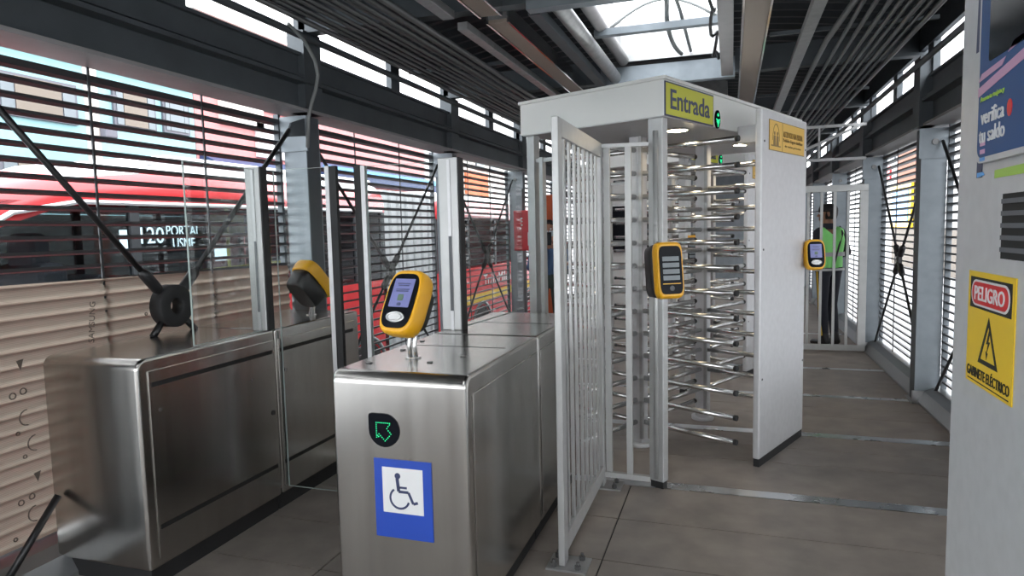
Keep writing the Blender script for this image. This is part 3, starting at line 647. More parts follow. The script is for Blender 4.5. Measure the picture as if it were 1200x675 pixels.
q = MB(); dots = [(-.030+.0078*k, .028) for k in range(8)]+[(-.030, .028-.0078*k) for k in range(1, 8)]+[(.022-.006*k, .022-.006*k) for k in range(0)]+[(.024, .022), (.018, .016), (.013, .008), (-.026, -.020), (-.020, -.014), (-.014, -.020), (-.008, -.026), (-.002, -.032), (.004, -.038), (.010, -.032), (.016, -.026), (.022, -.020), (.028, -.012), (.024, -.006), (.018, 0), (-.022, -.024)]
for x, z in dots: plate([(x+.0019*math.cos(a*PI/3), z+.0019*math.sin(a*PI/3)) for a in range(6)], FR, .004, .0055, q)
q.build('led_arrow', 'led', ind, True)
FS = frame((-1.122, 2.09, .538), (1, 0, 0), (0, 0, 1))
sg = thing('wheelchair_sign', 'blue and white wheelchair sign stuck on the centre cabinet front', 'sign', (-1.122, 2.088, .538))
plate([(-.115, -.147), (.115, -.147), (.115, .147), (-.115, .147)], FS, .0005, .003).build('panel', 'blue', sg, True)
plate([(-.082, -.052), (.080, -.052), (.080, .117), (-.082, .117)], FS, .003, .0038).build('white_field', 'white', sg, True)
q = MB(); o = (-.004, .022)
def stroke(pts, w):
    for a, b in zip(pts, pts[1:]):
        d = (Vector(b)-Vector(a)); n = Vector((-d.y, d.x)).normalized()*w/2; a, b = Vector(a), Vector(b)
        plate([a-n, b-n, b+n, a+n], FS, .0038, .0046, q)
plate([(-.020+.0115*math.cos(a*PI/10), .087+.0115*math.sin(a*PI/10)) for a in range(20)], FS, .0038, .0046, q)
stroke([(-.022, .078), (-.017, .030)], .013); stroke([(-.019, .045), (.016, .045)], .008); stroke([(-.018, .029), (.022, .029), (.040, -.012), (.058, -.006)], .010)
stroke([(-.014+.038*math.cos(R(a)), .004+.038*math.sin(R(a))) for a in range(125, 350, 12)], .008)
q.build('wheelchair_symbol', 'navy', sg, True)
reader((-1.215, 2.36, 1.0), R(-14), R(27), 'yellow card reader with a lit lavender screen on the centre cabinet', 'desk', scale=1.02)

# glazed posts, leaves and fixed panes
def gpost(x0, x1, y0, y1, z0, z1, label):
    t = thing('glazing_post', label, 'post', ((x0+x1)/2, (y0+y1)/2, z0), 0, 'posts for the glass on the gate cabinets')
    MB().box(x0, x1, y0, y1, z0, z1).build('post_body', 'grille', t, True, bevel=.004)
    xm = x0+(x1-x0)*.48
    MB().box(xm, xm+(x1-x0)*.16, y0-.004, y0, z0, z1-.01).build('front_groove', 'panel', t, True)
    MB().box(xm, xm+(x1-x0)*.16, y0-.005, y0-.004, z0+.1, z0+(z1-z0)*.55).build('sensor_strip', 'seatgrey', t, True)
    MB().box(x1, x1+.008, y0+.005, y1-.005, z0, z1).build('side_gasket', 'rubber', t, True)
gpost(-2.425, -2.335, 2.91, 2.97, 1.0, 1.86, 'steel post standing on the joint of the two left cabinets')
gpost(-1.405, -1.30, 3.10, 3.17, 1.0, 1.87, 'steel post standing on the centre rear cabinet')
def pane(p0, p1, z0, z1, label, parent=None, thick=.008):
    p0, p1 = Vector(p0), Vector(p1); d = (p1-p0).normalized(); n = Vector((-d.y, d.x))*thick/2
    def slab(a, b, za, zb): return MB().prism([(a-n)[:], (b-n)[:], (b+n)[:], (a+n)[:]], 'z', za, zb)
    t = parent
    if t is None: t = thing('glass_panel', label, 'glass panel', ((p0.x+p1.x)/2, (p0.y+p1.y)/2, z0), 0, 'glass panes above the gates')
    slab(p0, p1, z0, z1).build('pane', 'glass', t, True)
    q = slab(p0, p0+d*.003, z0, z1); q.merge(slab(p0, p1, z1, z1+.002).b); q.merge(slab(p0, p1, z0-.002, z0).b); q.build('polished_edge', 'glass_edge', t, True)
    return t
pane((-2.36, 2.43), (-2.36, 2.905), 1.003, 1.845, 'clear glass pane on the front left cabinet, left of its steel post')
pane((-1.345, 3.175), (-1.26, 4.04), 1.003, 1.87, 'clear glass pane between the centre steel post and the turnstile')
def leaf(x0, x1, xe, y, label, light_left):
    t = thing('gate_leaf', label, 'gate leaf', ((x0+x1)/2, y, .12), 0, 'glass gate leaves')
    pane((min(x0, x1), y), (max(x0, x1), y), .125, 1.845, None, t)
    a, b = (xe-.024, xe) if light_left else (xe, xe+.024)
    MB().box(a, b, y-.014, y+.014, .12, 1.85).build('edge_profile', 'panel', t, True)
    a, b = (xe, xe+.040) if light_left else (xe-.040, xe)
    MB().box(a, b, y-.012, y+.012, .12, 1.85).build('edge_seal', 'rubber', t, True)
leaf(-2.315, -1.99, -1.965, 3.0, 'glass gate leaf reaching out from the left cabinets, grey edge on its left', True)
leaf(-1.41, -1.79, -1.815, 3.06, 'glass gate leaf reaching out from the centre cabinets, grey edge on its right', False)

# ---------------------------------------------------------------- fence
t = thing('barrier_fence', 'grey barred steel fence panel right of the centre cabinet, bolted to the floor', 'fence', (-.73, 3.28, 0))
fx0, fx1 = -.724, -.694
for y0, y1 in ((2.76, 2.83), (3.72, 3.79)):
    MB().box(fx0, fx1, y0, y1, .008, 1.975).build('post', 'grille', t, True, bevel=.004)
    b = MB().box(fx0-.05, fx1+.10, y0-.035, y1+.035, 0, .008).build('base_plate', 'galv', t, True)
    for x, y in ((fx0-.02, y0-.01), (fx1+.06, y1+.01), (fx0-.02, y1+.01), (fx1+.06, y0-.01)):
        q = MB(); q.tube((x, y, .008), (x, y, .026), .014, n=6); q.tube((x, y, .024), (x, y, .04), .007, n=8); q.build('anchor_bolt', 'bolt', b, True)

MB().box(fx0, fx1, 2.83, 3.72, 1.895, 1.975).build('top_rail', 'grille', t, True, bevel=.003)
MB().box(fx0, fx1, 2.83, 3.72, .05, .13).build('bottom_rail', 'grille', t, True, bevel=.003)
for k in range(8):
    y = 2.83+.89*(k+.75)/8.5; MB().box(fx0+.009, fx1-.009, y-.014, y+.014, .13, 1.895).build('bar', 'grille', t, True)
t = thing('infill_fence', 'narrow grey infill railing with two bars between the fence and the turnstile post', 'fence', (-.58, 3.8, 0))
MB().bar((-.712, 3.765, 1.96), (-.44, 3.80, 1.96), .03, .02).build('top_rail', 'grille', t, True)
MB().bar((-.712, 3.765, .07), (-.44, 3.80, .05), .03, .03).build('bottom_rail', 'grille', t, True)
for x, y in ((-.672, 3.785), (-.553, 3.79)): MB().box(x-.017, x+.017, y-.015, y+.015, .06, 1.95).build('bar', 'grille', t, True)

# ---------------------------------------------------------------- full-height turnstile
TH = R(-23)
def turnstile(ox, oy, label, which):
    t = thing('turnstile', label, 'turnstile', (ox, oy, 0), TH, 'full height turnstiles')
    D = 2.2; w = 1.02; z0, z1 = 2.10, 2.315
    q = MB(); q.box(-w, 0, 0, D, z0+.004, z1-.02); hd = q.build('header', 'header', t)
    MB().box(-w-.012, .012, -.012, D+.012, z1-.02, z1).build('header_lid', 'header', hd, bevel=.004)
    MB().box(-w+.01, -.01, .01, D-.01, z0, z0+.004).build('soffit', 'panel', hd)
    for x, y in ((-.18, .5), (-.2, 1.55)):
        l = MB().disc((x, y, z0-.012), .06, .012, 'z', 24).build('downlight', 'bulb', t)
        MB().path([(x+.064*math.cos(a*PI/12), y+.064*math.sin(a*PI/12), z0-.006) for a in range(24)], .007, closed=True, n=6).build('lamp_rim', 'chrome', l)
    # lit arrow indicators
    for y in (.665, 1.75):
        fr = frame((.004, y, 2.152), (0, 1, 0), (0, 0, 1))
        q = plate([(.036*math.cos(a*PI/14), .056*math.sin(a*PI/14)) for a in range(28)], fr, -.004, .004); i = q.build('direction_indicator', 'gloss', t)
        q = MB()
        for (u, v) in [(0, .034), (-.008, .026), (.008, .026), (0, .02), (-.022, 0), (-.014, -.004), (.014, -.004), (.022, 0), (-.016, -.014), (-.006, -.012), (.006, -.012), (.016, -.014), (-.010, -.022), (0, -.020), (.010, -.022), (-.004, -.032), (.004, -.032), (0, -.042), (0, -.004)]:
            plate([(u+.0045*math.cos(a*PI/3), v+.0045*math.sin(a*PI/3)) for a in range(6)], fr, .004, .006, q)
        q.build('led_arrow', 'led', i)
    # posts
    for (x0, x1, y0, y1) in ((-.112, -.022, .02, .08), (-1.0, -.94, .03, .09), (-.10, -.03, D-.09, D-.03), (-1.0, -.94, D-.09, D-.03)):
        p = MB().box(x0, x1, y0, y1, .04, z0).build('corner_post', 'grille', t, bevel=.004)
        MB().box(x0+.006, x1-.006, y0+.006, y1-.006, 0, .04).build('foot', 'rubber', p)
    MB().tube((-.062, .012, .06), (-.062, .012, 2.03), .014, n=14).build('front_tube', 'grille', t)
    MB().box(-.908, -.880, .04, .075, .05, 1.96).build('infill_bar', 'grille', t)
    MB().box(-.94, -.70, .05, .07, 1.93, 1.955).build('infill_rail', 'grille', t)
    # shield panel with warning plate
    p = MB().box(.228, .272, .69, 1.50, .05, 2.19).build('shield_panel', 'panel', t, bevel=.01)
    MB().box(.232, .268, .70, 1.49, 0, .05).build('panel_foot', 'rubber', p)
    q = MB()
    for y, z in ((.725, 1.35), (1.47, 1.35), (.725, .55), (1.47, .55), (.725, 2.0), (1.47, 2.0)): q.tube((.272, y, z), (.2745, y, z), .007, n=8)
    q.build('screw', 'dark', p)
    MB().box(0, .228, .98, 1.2, 2.03, 2.14).build('panel_bracket', 'panel', t, bevel=.004)
    # rotors
    for k, (hx, hy, zoff, ang) in enumerate(((-.54, .64, .17, -28+23), (-.475, 1.485, .245, -28+23))):
        hub = MB(); hub.box(hx-.043, hx+.043, hy-.043, hy+.043, .03, z0).disc((hx, hy, 0), .085, .03, 'z', 20)
        hub = hub.build('rotor_column', 'panel', t, bevel=.004)
        q = MB(); q.box(hx+.030, hx+.052, hy-.05, hy-.030, .06, z0).build('column_edge', 'galv', hub)
        n = 13 if k == 0 else 12; arm = None; AL = .72 if k == 0 else .655
        for wing in range(4):
            a = R(ang+90*wing)
            for j in range(n):
                z = zoff+.1535*j
                if arm is None:
                    q = MB(); q.tube((.03, 0, 0), (AL-.02, 0, 0), .017, n=14); q.mi = 1; q.tube((AL-.02, 0, 0), (AL, 0, 0), .0178, n=14)
                    arm = q.build('arm', ['tube', 'rubber'], hub); o = arm
                else:
                    o = arm.copy(); C.objects.link(o); o.parent = hub
                o.location = (hx, hy, z); o.rotation_euler = (0, 0, a)
    # signs are fixed to the machine
    fr = frame((.0, .302, 2.195), (0, 1, 0), (0, 0, 1))
    s = plate([(-.302, -.092), (.302, -.092), (.302, .092), (-.302, .092)], fr, .0, .006).build('entrance_sign', 'navy', t)
    plate([(-.294, -.084), (.294, -.084), (.294, .084), (-.294, .084)], fr, .006, .007).build('sign_field', 'lime', s)
    text('Entrada', .49, .108, fr @ Matrix.Translation((0, .002, .0085)), 'navy', s, bold=.012)
    fr = frame((.272, 1.115, 2.045), (0, 1, 0), (0, 0, 1))
    s = plate([(-.32, -.092), (.32, -.092), (.32, .092), (-.32, .092)], fr, 0, .003).build('access_sign', 'gold', t)
    plate([(-.316, -.088), (.316, -.088), (.316, .088), (-.316, .088)], fr, .003, .004).build('sign_field', 'amber', s)
    text('ACCESO SOLO UNA PERSONA', .36, .036, fr @ Matrix.Translation((.095, .022, .005)), 'gold', s)
    text('Prohibido el ingreso simult\u00e1neo', .36, .028, fr @ Matrix.Translation((.095, -.018, .005)), 'gold', s)
    text('de varias personas', .30, .018, fr @ Matrix.Translation((.095, -.052, .005)), 'gold', s)
    q = MB(); plate([(-.102, -.088), (-.098, -.088), (-.098, .088), (-.102, .088)], fr, .004, .005, q); plate([(-.29, -.066), (-.13, -.066), (-.13, -.058), (-.29, -.058)], fr, .004, .005, q)
    for cx in (-.235, -.185): plate([(cx-.02, -.058), (cx+.02, -.058), (cx+.016, .0), (cx-.016, .0)], fr, .004, .005, q); plate([(cx+.012*math.cos(a*PI/6), .014+.012*math.sin(a*PI/6)) for a in range(12)], fr, .004, .005, q)
    for a in range(9):
        t0, t1 = PI*a/9, PI*(a+1)/9
        P = [(-.21+.06*math.cos(x)*kx, -.03+.105*math.sin(x)*kx) for x, kx in ((t0, 1), (t1, 1), (t1, .94), (t0, .94))]; plate(P, fr, .004, .005, q)
    q.build('pictogram', 'gold', s)
    return t
C0 = (-.35, 3.75); T2 = (C0[0]-.02, C0[1]+2.62)
turnstile(*C0, 'full height steel turnstile in front with the Entrada sign', 0)
turnstile(*T2, 'full height turnstile standing behind the front one', 1)
def tw(o, x, y): c, s = math.cos(TH), math.sin(TH); return (o[0]+c*x-s*y, o[1]+s*x+c*y)
for o, n in ((C0, 'front'), (T2, 'rear')):
    p = tw(o, -.062, .0); reader((p[0], p[1], 1.265), R(34), R(7), f'yellow framed card reader with a dark screen on the post of the {n} turnstile', 'post', True, 1.06)
    p = tw(o, .235, 1.60); reader((p[0], p[1], 1.285), R(20), R(8), f'yellow card reader with a lit screen at the far edge of the {n} turnstile panel', 'post', False, .80)

# ---------------------------------------------------------------- right electrical cabinet
XF = .56
t = thing('electrical_cabinet', 'tall light grey electrical cabinet at the right edge with the danger sign', 'cabinet', (.95, 1.5, 0))
MB().box(XF, 1.36, .9, 2.04, .06, 2.75).build('cabinet_body', 'panel', t, True, bevel=.018)
MB().box(XF+.03, 1.3, .93, 2.0, 0, .06).build('plinth', 'rubber', t, True)
FX = lambda y, z: frame((XF, y, z), (0, -1, 0), (0, 0, 1))           # face normal -X
fr = FX(1.56, 1.485); q = MB()
plate([(-.155, -.07), (.155, -.07), (.155, .07), (-.155, .07)], fr, 0, .002, q); v = q.build('vent_opening', 'dark', t, True)
q = MB()
for k in range(5): plate([(-.15, -.055+.026*k), (.15, -.055+.026*k), (.15, -.045+.026*k), (-.15, -.045+.026*k)], fr, .002, .006, q)
q.build('vent_fins', 'seatgrey', v, True)
ps = thing('poster_frame', 'blue transit poster in a pale frame on the electrical cabinet', 'poster', (XF, 1.5, 1.63))
fr = FX(1.5, 1.97)
plate(rounded(.70, .68, .03), fr, .002, .016).build('frame', 'panel', ps, True)
plate(rounded(.675, .655, .025), fr, .016, .017).build('poster_sheet', 'poster', ps, True)
plate(rounded(.56, .40, .01, 3, 0, .0805), fr, .017, .018).build('dark_window', 'gloss', ps, True)
text('verifica\ntu saldo', .15, .075, FX(1.745, 1.712) @ Matrix.Translation((0, 0, .0185)), 'white', ps, True, bold=.003)
text('Acerca tu tarjeta y', .14, .014, FX(1.75, 1.772) @ Matrix.Translation((0, 0, .0185)), 'greenp', ps, True)
q = MB(); fr2 = FX(1.70, 1.80)
plate([(-.14, -.018), (.25, .03), (.25, .052), (-.14, .002)], fr2, .017, .018, q); plate([(-.14, .016), (0, .026), (.02, .04), (-.12, .032)], fr2, .017, .018, q); plate([(.03, .046), (.2, .062), (.2, .07), (.06, .062)], fr2, .017, .018, q)
for z in (-.132, -.15): plate([(-.115, z), (-.085, z), (-.085, z+.01), (-.115, z+.01)], fr2, .017, .018, q)
q.build('stripes', 'pink', ps, True)
plate([(-.115, -.166), (-.085, -.166), (-.085, -.158), (-.115, -.158)], fr2, .017, .018).build('stripe', 'sky_print', ps, True)
plate([(.013*math.cos(a*PI/8), .018*math.sin(a*PI/8)) for a in range(16)], FX(1.65, 1.73), .017, .018).build('red_dot', 'red', ps, True)
q = plate([(-.03, 0), (.01, 0), (.01, .3), (-.02, .3)], FX(1.89, 1.90), .0005, .0015); tag(q.build('sticker', 'navy', None), 'dark blue sticker remnant above left of the transit poster', 'sticker')
q = plate([(-.025, 0), (.012, 0), (.012, .26), (-.02, .26)], FX(1.862, 1.60), .0005, .0015); st = q.build('sticker', 'navy', None); tag(st, 'dark peeling sticker strip at the lower left of the transit poster', 'sticker')
plate([(-.03, .05), (.0, .05), (.0, .09), (-.03, .09)], FX(1.862, 1.60), .0015, .002).build('yellow_patch', 'peligro', st)
plate([(-.02, .0), (.03, .004), (.02, .012), (-.02, .012)], FX(1.862, 1.60), .0015, .002).build('cyan_patch', 'sky_print', st)
q = plate([(-.07, 0), (.30, .0), (.30, .022), (-.07, .018)], FX(1.70, 1.592), .0005, .0015); tag(q.build('sticker', 'greenp', None), 'green sticker strip under the transit poster', 'sticker')
# danger sign
dg = thing('danger_sign', 'yellow PELIGRO danger sign on the side of the electrical cabinet', 'sign', (XF, 1.763, 1.243))
fr = FX(1.763, 1.243)
plate([(-.143, -.135), (.143, -.135), (.143, .135), (-.143, .135)], fr, .0005, .003).build('panel', 'peligro', dg, True)
plate([(-.127, .048), (.127, .048), (.127, .122), (-.127, .122)], fr, .003, .0036).build('black_field', 'dark', dg, True)
plate(rounded(.236, .062, .029, 6, 0, .085), fr, .0036, .0042).build('white_rim', 'white', dg, True)
plate(rounded(.222, .052, .025, 6, 0, .085), fr, .0042, .0048).build('red_field', 'red', dg, True)
text('PELIGRO', .185, .034, fr @ Matrix.Translation((0, .085, .0052)), 'white', dg, True, bold=.008)
q = MB(); A, B, Cc = Vector((0, .035)), Vector((-.062, -.078)), Vector((.062, -.078)); G = (A+B+Cc)/3
for a, b in ((A, B), (B, Cc), (Cc, A)): plate([a, b, G+(b-G)*.72, G+(a-G)*.72], fr, .003, .0036, q)
plate([(.004, .006), (-.012, -.028), (-.001, -.026), (-.008, -.05), (.012, -.02), (.002, -.021), (.012, .006)], fr, .003, .0036, q); plate([(-.013, -.044), (-.008, -.064), (.0, -.048)], fr, .003, .0036, q)
q.build('voltage_triangle', 'dark', dg, True)
text('GABINETE EL\u00c9CTRICO', .262, .030, fr @ Matrix.Translation((0, -.103, .0036)), 'dark', dg, True, bold=.002)
plate([(-.128, -.128), (.128, -.128), (.128, -.1255), (-.128, -.1255)], fr, .003, .0036).build('rule_line', 'dark', dg, True)

# ---------------------------------------------------------------- gate, transom, fire box, red cabinet
t = thing('barred_gate', 'light grey barred gate across the passage in front of the guard', 'gate', (.7, 8.5, 0))
gx0, gx1 = .36, 1.47; gy0, gy1 = 8.47, 8.52
MB().box(gx0, gx1, gy0, gy1, 1.86, 1.935).build('top_rail', 'grille', t, True, bevel=.003)
MB().box(gx0, gx1, gy0, gy1, .02, .085).build('bottom_rail', 'grille', t, True, bevel=.003)
MB().box(gx1-.085, gx1, gy0, gy1, .085, 1.86).build('side_post', 'grille', t, True, bevel=.003)
MB().box(gx0, gx0+.06, gy0, gy1, .085, 1.86).build('side_post', 'grille', t, True, bevel=.003)
for k in range(7):
    x = 1.27-.14*k; MB().box(x-.014, x+.014, gy0+.012, gy1-.012, .085, 1.86).build('bar', 'grille', t, True)
t = thing('transom_frame', 'thin steel transom with diagonal stay above the barred gate', 'frame', (.7, 8.58, 2.1))
MB().box(.36, 1.45, 8.56, 8.6, 2.22, 2.25).build('transom', 'galv', t, True)
MB().bar((.55, 8.58, 2.25), (1.42, 8.58, 2.62), .03, .03).build('diagonal_stay', 'galv', t, True)
MB().box(.95, .97, 8.57, 8.59, 2.25, 2.6).build('hanger', 'galv', t, True)
MB().box(.36, 1.45, 8.56, 8.6, 2.60, 2.63).build('upper_bar', 'galv', t, True)
t = thing('ticket_booth', 'plain grey booth with a dark counter window far behind the turnstiles', 'booth', (-1.95, 13.4, 0))  # added block, hides the bright far louvres behind the fence and rotor bars
MB().box(-2.85, -.95, 12.4, 14.4, .0, 2.7).build('booth_body', 'header', t, True, bevel=.01)
q = MB().box(-2.3, -1.3, 12.38, 12.4, 1.1, 1.9).build('counter_window', 'gloss', t, True); MB().box(-2.36, -1.24, 12.36, 12.4, 1.03, 1.10).box(-2.36, -1.24, 12.37, 12.4, 1.9, 1.95).build('window_frame', 'galv', t, True)
t = thing('fire_cabinet', 'red fire hose box fixed to the column behind the centre gates', 'fire cabinet', (-2.72, 8.8, 1.25))
MB().box(-2.84, -2.52, 8.72, 8.982, 1.22, 1.77).build('box_body', 'firebox', t, True, bevel=.01)
q = MB().box(-2.82, -2.60, 8.712, 8.72, 1.24, 1.75).build('door', 'firebox', t, True, bevel=.003)
MB().box(-2.635, -2.60, 8.70, 8.712, 1.29, 1.47).build('door_handle', 'galv', t, True)
q = MB()
for z in (1.66, 1.62, 1.57): q.tube((-2.72, 8.705, z), (-2.72, 8.712, z), .012, n=8)
q.build('seal_marks', 'white', t, True)
t = thing('red_panel', 'tall orange red panel standing behind the person in the blue jacket', 'panel', (-2.55, 9.75, 0))
MB().box(-2.80, -2.52, 9.7, 9.76, .05, 2.02).build('panel_body', 'orange', t, True, bevel=.006)
MB().box(-2.78, -2.54, 9.69, 9.77, 0, .05).build('foot', 'rubber', t, True)

# ---------------------------------------------------------------- people
def figure(caps, voxel=.009, smooth=6):
    """one continuous body: tapered capsules fused by a voxel remesh; caps = (p0, p1, r0, r1, material index)"""
    q = MB()
    for p0, p1, r0, r1, m in caps:
        p0, p1 = Vector(p0), Vector(p1)
        if (p1-p0).length > 1e-4:
            d = (p1-p0); L = d.length; ax = d/L; u = Vector((0, 0, 1)) if abs(ax.z) < .9 else Vector((0, 1, 0)); e1 = ax.cross(u).normalized(); e2 = e1.cross(ax)
            rr = []
            for t, s in ((-.98, .2), (-.7, .714), (-.38, .925), (0, 1)): rr.append((p0+ax*t*r0, r0*s))
            for t, s in ((0, 1), (.38, .925), (.7, .714), (.98, .2)): rr.append((p1+ax*t*r1, r1*s))
            q.loft([[c+(e1*math.cos(k*PI/7)+e2*math.sin(k*PI/7))*r for k in range(14)] for c, r in rr])
        else: q.ball(p0, r0, n=10)
    me = bpy.data.meshes.new('body'); bmesh.ops.recalc_face_normals(q.b, faces=q.b.faces[:]); q.b.to_mesh(me); q.b.free()
    o = bpy.data.objects.new('body', me); C.objects.link(o)
    rm = o.modifiers.new('r', 'REMESH'); rm.mode = 'VOXEL'; rm.voxel_size = voxel; rm.use_smooth_shade = True
    sm = o.modifiers.new('s', 'SMOOTH'); sm.iterations = smooth; sm.factor = .5
    bpy.context.view_layer.update()
    nm = bpy.data.meshes.new_from_object(o.evaluated_get(bpy.context.evaluated_depsgraph_get()))
    bpy.data.objects.remove(o); bpy.data.meshes.remove(me)
    cc = [(Vector(a), Vector(b), r0, r1, m) for a, b, r0, r1, m in caps]
    for p in nm.polygons:
        c = p.center; best = 9; bm_ = 0
        for a, b, r0, r1, m in cc:
            d = b-a; l2 = d.length_squared; t = 0 if l2 < 1e-8 else max(0, min(1, (c-a).dot(d)/l2)); v = (c-a-d*t).length-(r0+(r1-r0)*t)
            if v < best: best, bm_ = v, m
        p.material_index = bm_; p.use_smooth = True
    return nm
def put(nm, name, mats, parent):
    nm.name = name
    for m in mats: nm.materials.append(M[m])
    o = bpy.data.objects.new(name, nm); C.objects.link(o); o.parent = parent; W[o.name] = W[parent.name]; return o
def hand(w, d, n, s=1, curl=.5):
    """palm and five fingers from wrist w along d; n is the palm normal; returns capsules"""
    w, d, n = Vector(w), Vector(d).normalized(), Vector(n).normalized(); a = d.cross(n).normalized()*s; out = []
    k = w+d*.085
    for i in range(4): out.append((w+a*(.012-.008*i), k+a*(.028-.019*i), .013, .012, 2))
    for i, L in enumerate((.068, .078, .072, .055)):
        p = k+a*(.028-.019*i); q = p+(d*math.cos(curl)+n*math.sin(curl))*L*.55; e = q+(d*math.cos(curl*2.2)+n*math.sin(curl*2.2))*L*.5
        out += [(p, q, .0095, .0088, 2), (q, e, .0088, .0075, 2)]
    p = w+d*.03+a*.028; q = p+(d*.6+a*.7+n*.3)*.04; e = q+(d*.9+a*.1+n*.4)*.034
    return out+[(p, q, .0125, .010, 2), (q, e, .010, .008, 2)]
def person(label, loc, rz, arms, legs, lean=0., scale=1., head_turn=0., mats=('cloth', 'cloth', 'skin', 'boots')):
    """figure faces local -Y; material indices 0 top, 1 trousers, 2 skin, 3 shoes"""
    t = thing('person', label, 'person', loc, rz); z = lambda v: v*scale
    P = lambda x, y, h: Vector((x*scale, (y+lean*max(0, h-.9))*scale, h*scale))
    caps = []
    for s in (-1, 1):                                        # torso from two side columns
        caps += [(P(s*.075, .01, .93), P(s*.07, .0, 1.08), .105*scale, .095*scale, 0 if False else 1), (P(s*.065, 0, 1.06), P(s*.085, .005, 1.30), .095*scale, .105*scale, 0), (P(s*.06, .01, 1.30), P(s*.155, .01, 1.395), .09*scale, .062*scale, 0)]
        hip, knee, ank = P(s*.09, .01, .92), P(*legs[s][0]), P(*legs[s][1])
        caps += [(hip, knee, .088*scale, .058*scale, 1), (knee, knee+(ank-knee)*.35, .058*scale, .060*scale, 1), (knee+(ank-knee)*.35, ank, .060*scale, .046*scale, 1)]
        toe = ank+Vector(legs[s][2])*scale
        caps += [(ank+Vector((0, .03, -.035))*scale, ank+Vector((0, 0, .05))*scale, .045*scale, .05*scale, 3), (ank+Vector((0, .02, -.045))*scale, toe, .042*scale, .034*scale, 3)]
        sh, el, wr = P(s*.185, .01, 1.385), P(*arms[s][0]), P(*arms[s][1])
        caps += [(sh, el, .056*scale, .044*scale, 0), (el, wr, .044*scale, .032*scale, 0)]
        caps += hand(wr, arms[s][2], arms[s][3], s, arms[s][4])
    caps += [(P(0, .01, 1.40), P(0, -.005, 1.52), .056*scale, .052*scale, 2)]
    hc = P(0, -.02, 1.61); ct, st_ = math.cos(head_turn), math.sin(head_turn)
    H = lambda x, y, h: hc+Vector((ct*x-st_*y, st_*x+ct*y, h))*scale
    caps += [(H(0, .02, .03), H(0, -.015, .03), .088*scale, .082*scale, 2), (H(0, -.02, -.02), H(0, -.045, -.075), .07*scale, .045*scale, 2), (H(0, -.092, .01), H(0, -.112, -.022), .010*scale, .014*scale, 2), (H(-.025, -.092, -.058), H(.025, -.092, -.058), .010*scale, .010*scale, 2), (H(-.03, -.088, .03), H(.03, -.088, .03), .012*scale, .012*scale, 2)]
    for s in (-1, 1): caps.append((H(s*.088, .01, .02), H(s*.092, .015, -.02), .017*scale, .012*scale, 2))
    put(figure(caps), 'body', mats, t)
    q = MB()
    for s in (-1, 1): q.ball(H(s*.032, -.088, .012), .011*scale, n=8)
    q.build('eyes', 'white', t)
    return t, P, H, caps
legs = {-1: ((-.08, .0, .50), (-.075, .05, .085), (-.02, -.15, -.052)), 1: ((.08, .0, .50), (.085, .04, .085), (.03, -.15, -.052))}
arms = {-1: ((-.25, .06, 1.14), (-.12, -.17, 1.03), (.8, -.4, -.2), (0, .6, -.6), .6), 1: ((.25, .06, 1.14), (.12, -.17, 1.03), (-.8, -.4, -.2), (0, .6, -.6), .6)}
g, P, H, caps = person('guard in a bright green reflective vest and dark cap, standing behind the barred gate', (1.13, 8.98, 0), R(-140), arms, legs, 0, 1.0, R(42))
vc = []
for s in (-1, 1): vc += [(P(s*.072, .0, .98), P(s*.072, .0, 1.08), .115, .112, 0), (P(s*.066, 0, 1.06), P(s*.088, .005, 1.30), .112, .120, 0), (P(s*.06, .01, 1.30), P(s*.135, .01, 1.385), .103, .076, 0)]
v = put(figure(vc, .012, 4), 'safety_vest', ['vest'], g)
def belt(z0, z1, grow, m, name):
    q = MB(); N = 36
    def ring(z, k): return [(k*.215*math.copysign(abs(math.cos(a*2*PI/N))**.8, math.cos(a*2*PI/N)), k*.133*math.copysign(abs(math.sin(a*2*PI/N))**.8, math.sin(a*2*PI/N)), z) for a in range(N)]
    q.loft([ring(z0, grow), ring(z1, grow)], cap=False); return q.build(name, m, v)
belt(1.10, 1.15, .98, 'reflect', 'reflective_band'); belt(.925, .955, .98, 'reflect', 'reflective_band')
MB().loft([[(k*.075*math.cos(a*PI/10), .0+k*.075*math.sin(a*PI/10), h) for a in range(20)] for h, k in ((1.43, 1.2), (1.46, .95), (1.50, .84))], cap=False).build('collar', 'cloth', g)
q = MB(); q.path([P(.05, .125, .95), P(.0, .135, 1.15), P(-.12, .10, 1.38), P(-.16, .02, 1.46)], .011, n=6).build('bag_strap', 'black', g)
q = MB()
q.loft([[H(k*.096*math.cos(a*PI/12), .005+k*.108*math.sin(a*PI/12), h) for a in range(24)] for h, k in ((.030, 1.0), (.062, 1.02), (.092, .92), (.115, .72), (.130, .42), (.134, .06))]); cap = q.build('cap', 'hair', g)
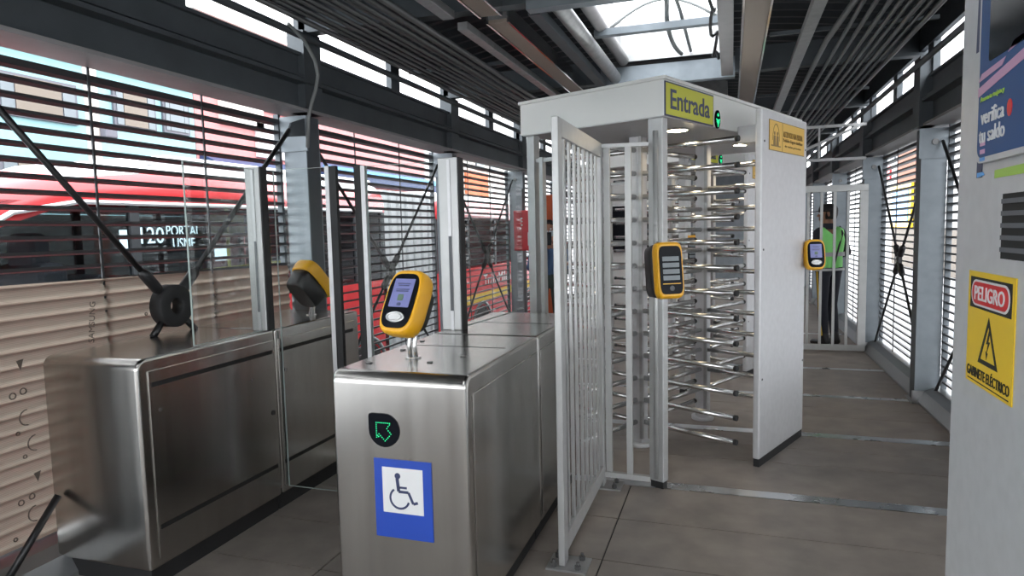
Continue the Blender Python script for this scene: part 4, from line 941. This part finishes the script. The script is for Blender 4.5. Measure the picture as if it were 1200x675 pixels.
q = MB(); q.loft([[H(.085*math.cos(a*PI/12), -.06-.13*math.sin(a*PI/12)*1.0, h-.02*math.sin(a*PI/12)) for a in range(13)] for h in (.044, .052)], smooth=False); q.build('cap_peak', 'hair', cap)
MB().loft([[H(k*.092*math.cos(a*PI/12), .028+k*.085*math.sin(a*PI/12), h) for a in range(24)] for h, k in ((-.06, .80), (-.035, .93), (-.005, 1.0), (.05, 1.05))]).build('hair', 'hair', g)
for s in (-1, 1):
    q = MB(); q.path([P(s*.178, .0, .92), P(s*.158, .0, .72), P(s*.138, .0, .5), P(s*.142, .02, .3), P(s*.126, .045, .13)], .012, n=6).build('trouser_stripe', 'stripe', g)
# person with a phone
legs2 = {-1: ((-.10, -.02, .50), (-.12, .03, .085), (-.02, -.15, -.052)), 1: ((.10, -.02, .50), (.12, .03, .085), (.03, -.15, -.052))}
arms2 = {-1: ((-.25, -.08, 1.13), (-.10, -.27, 1.36), (.45, -.2, .85), (.7, .4, -.3), .75), 1: ((.25, -.08, 1.13), (.10, -.27, 1.36), (-.45, -.2, .85), (-.7, .4, -.3), .75)}
g2, P, H, caps = person('person in blue jacket and face mask holding a phone, behind the turnstile post', (-2.085, 7.75, 0), R(14), arms2, legs2, 0, .93, 0, ('denim', 'trousers', 'skin', 'boots'))
q = MB(); q.loft([[H(k*.098*math.cos(a*PI/12), .02+k*.100*math.sin(a*PI/12), h) for a in range(24)] for h, k in ((-.03, .86), (.02, 1.0), (.07, 1.02), (.11, .8), (.130, .3))]); q.build('hair', 'hair', g2)
q = MB(); q.loft([[H(.075*math.cos(R(a))*k, -.035-.078*math.sin(R(a))*k, h) for a in range(0, 181, 12)] for h, k in ((-.085, .72), (-.055, 1.0), (-.01, 1.04))], cap=False); q.build('face_mask', 'mask', g2)
pc = P(0, -.32, 1.50); t = thing('mobile_phone', 'dark mobile phone held up by the person in the blue jacket', 'phone', W[g2.name] @ pc, R(14))
MB().rbox(-.037, .037, -.005, .005, -.075, .075, .004).build('phone_body', 'gloss', t)
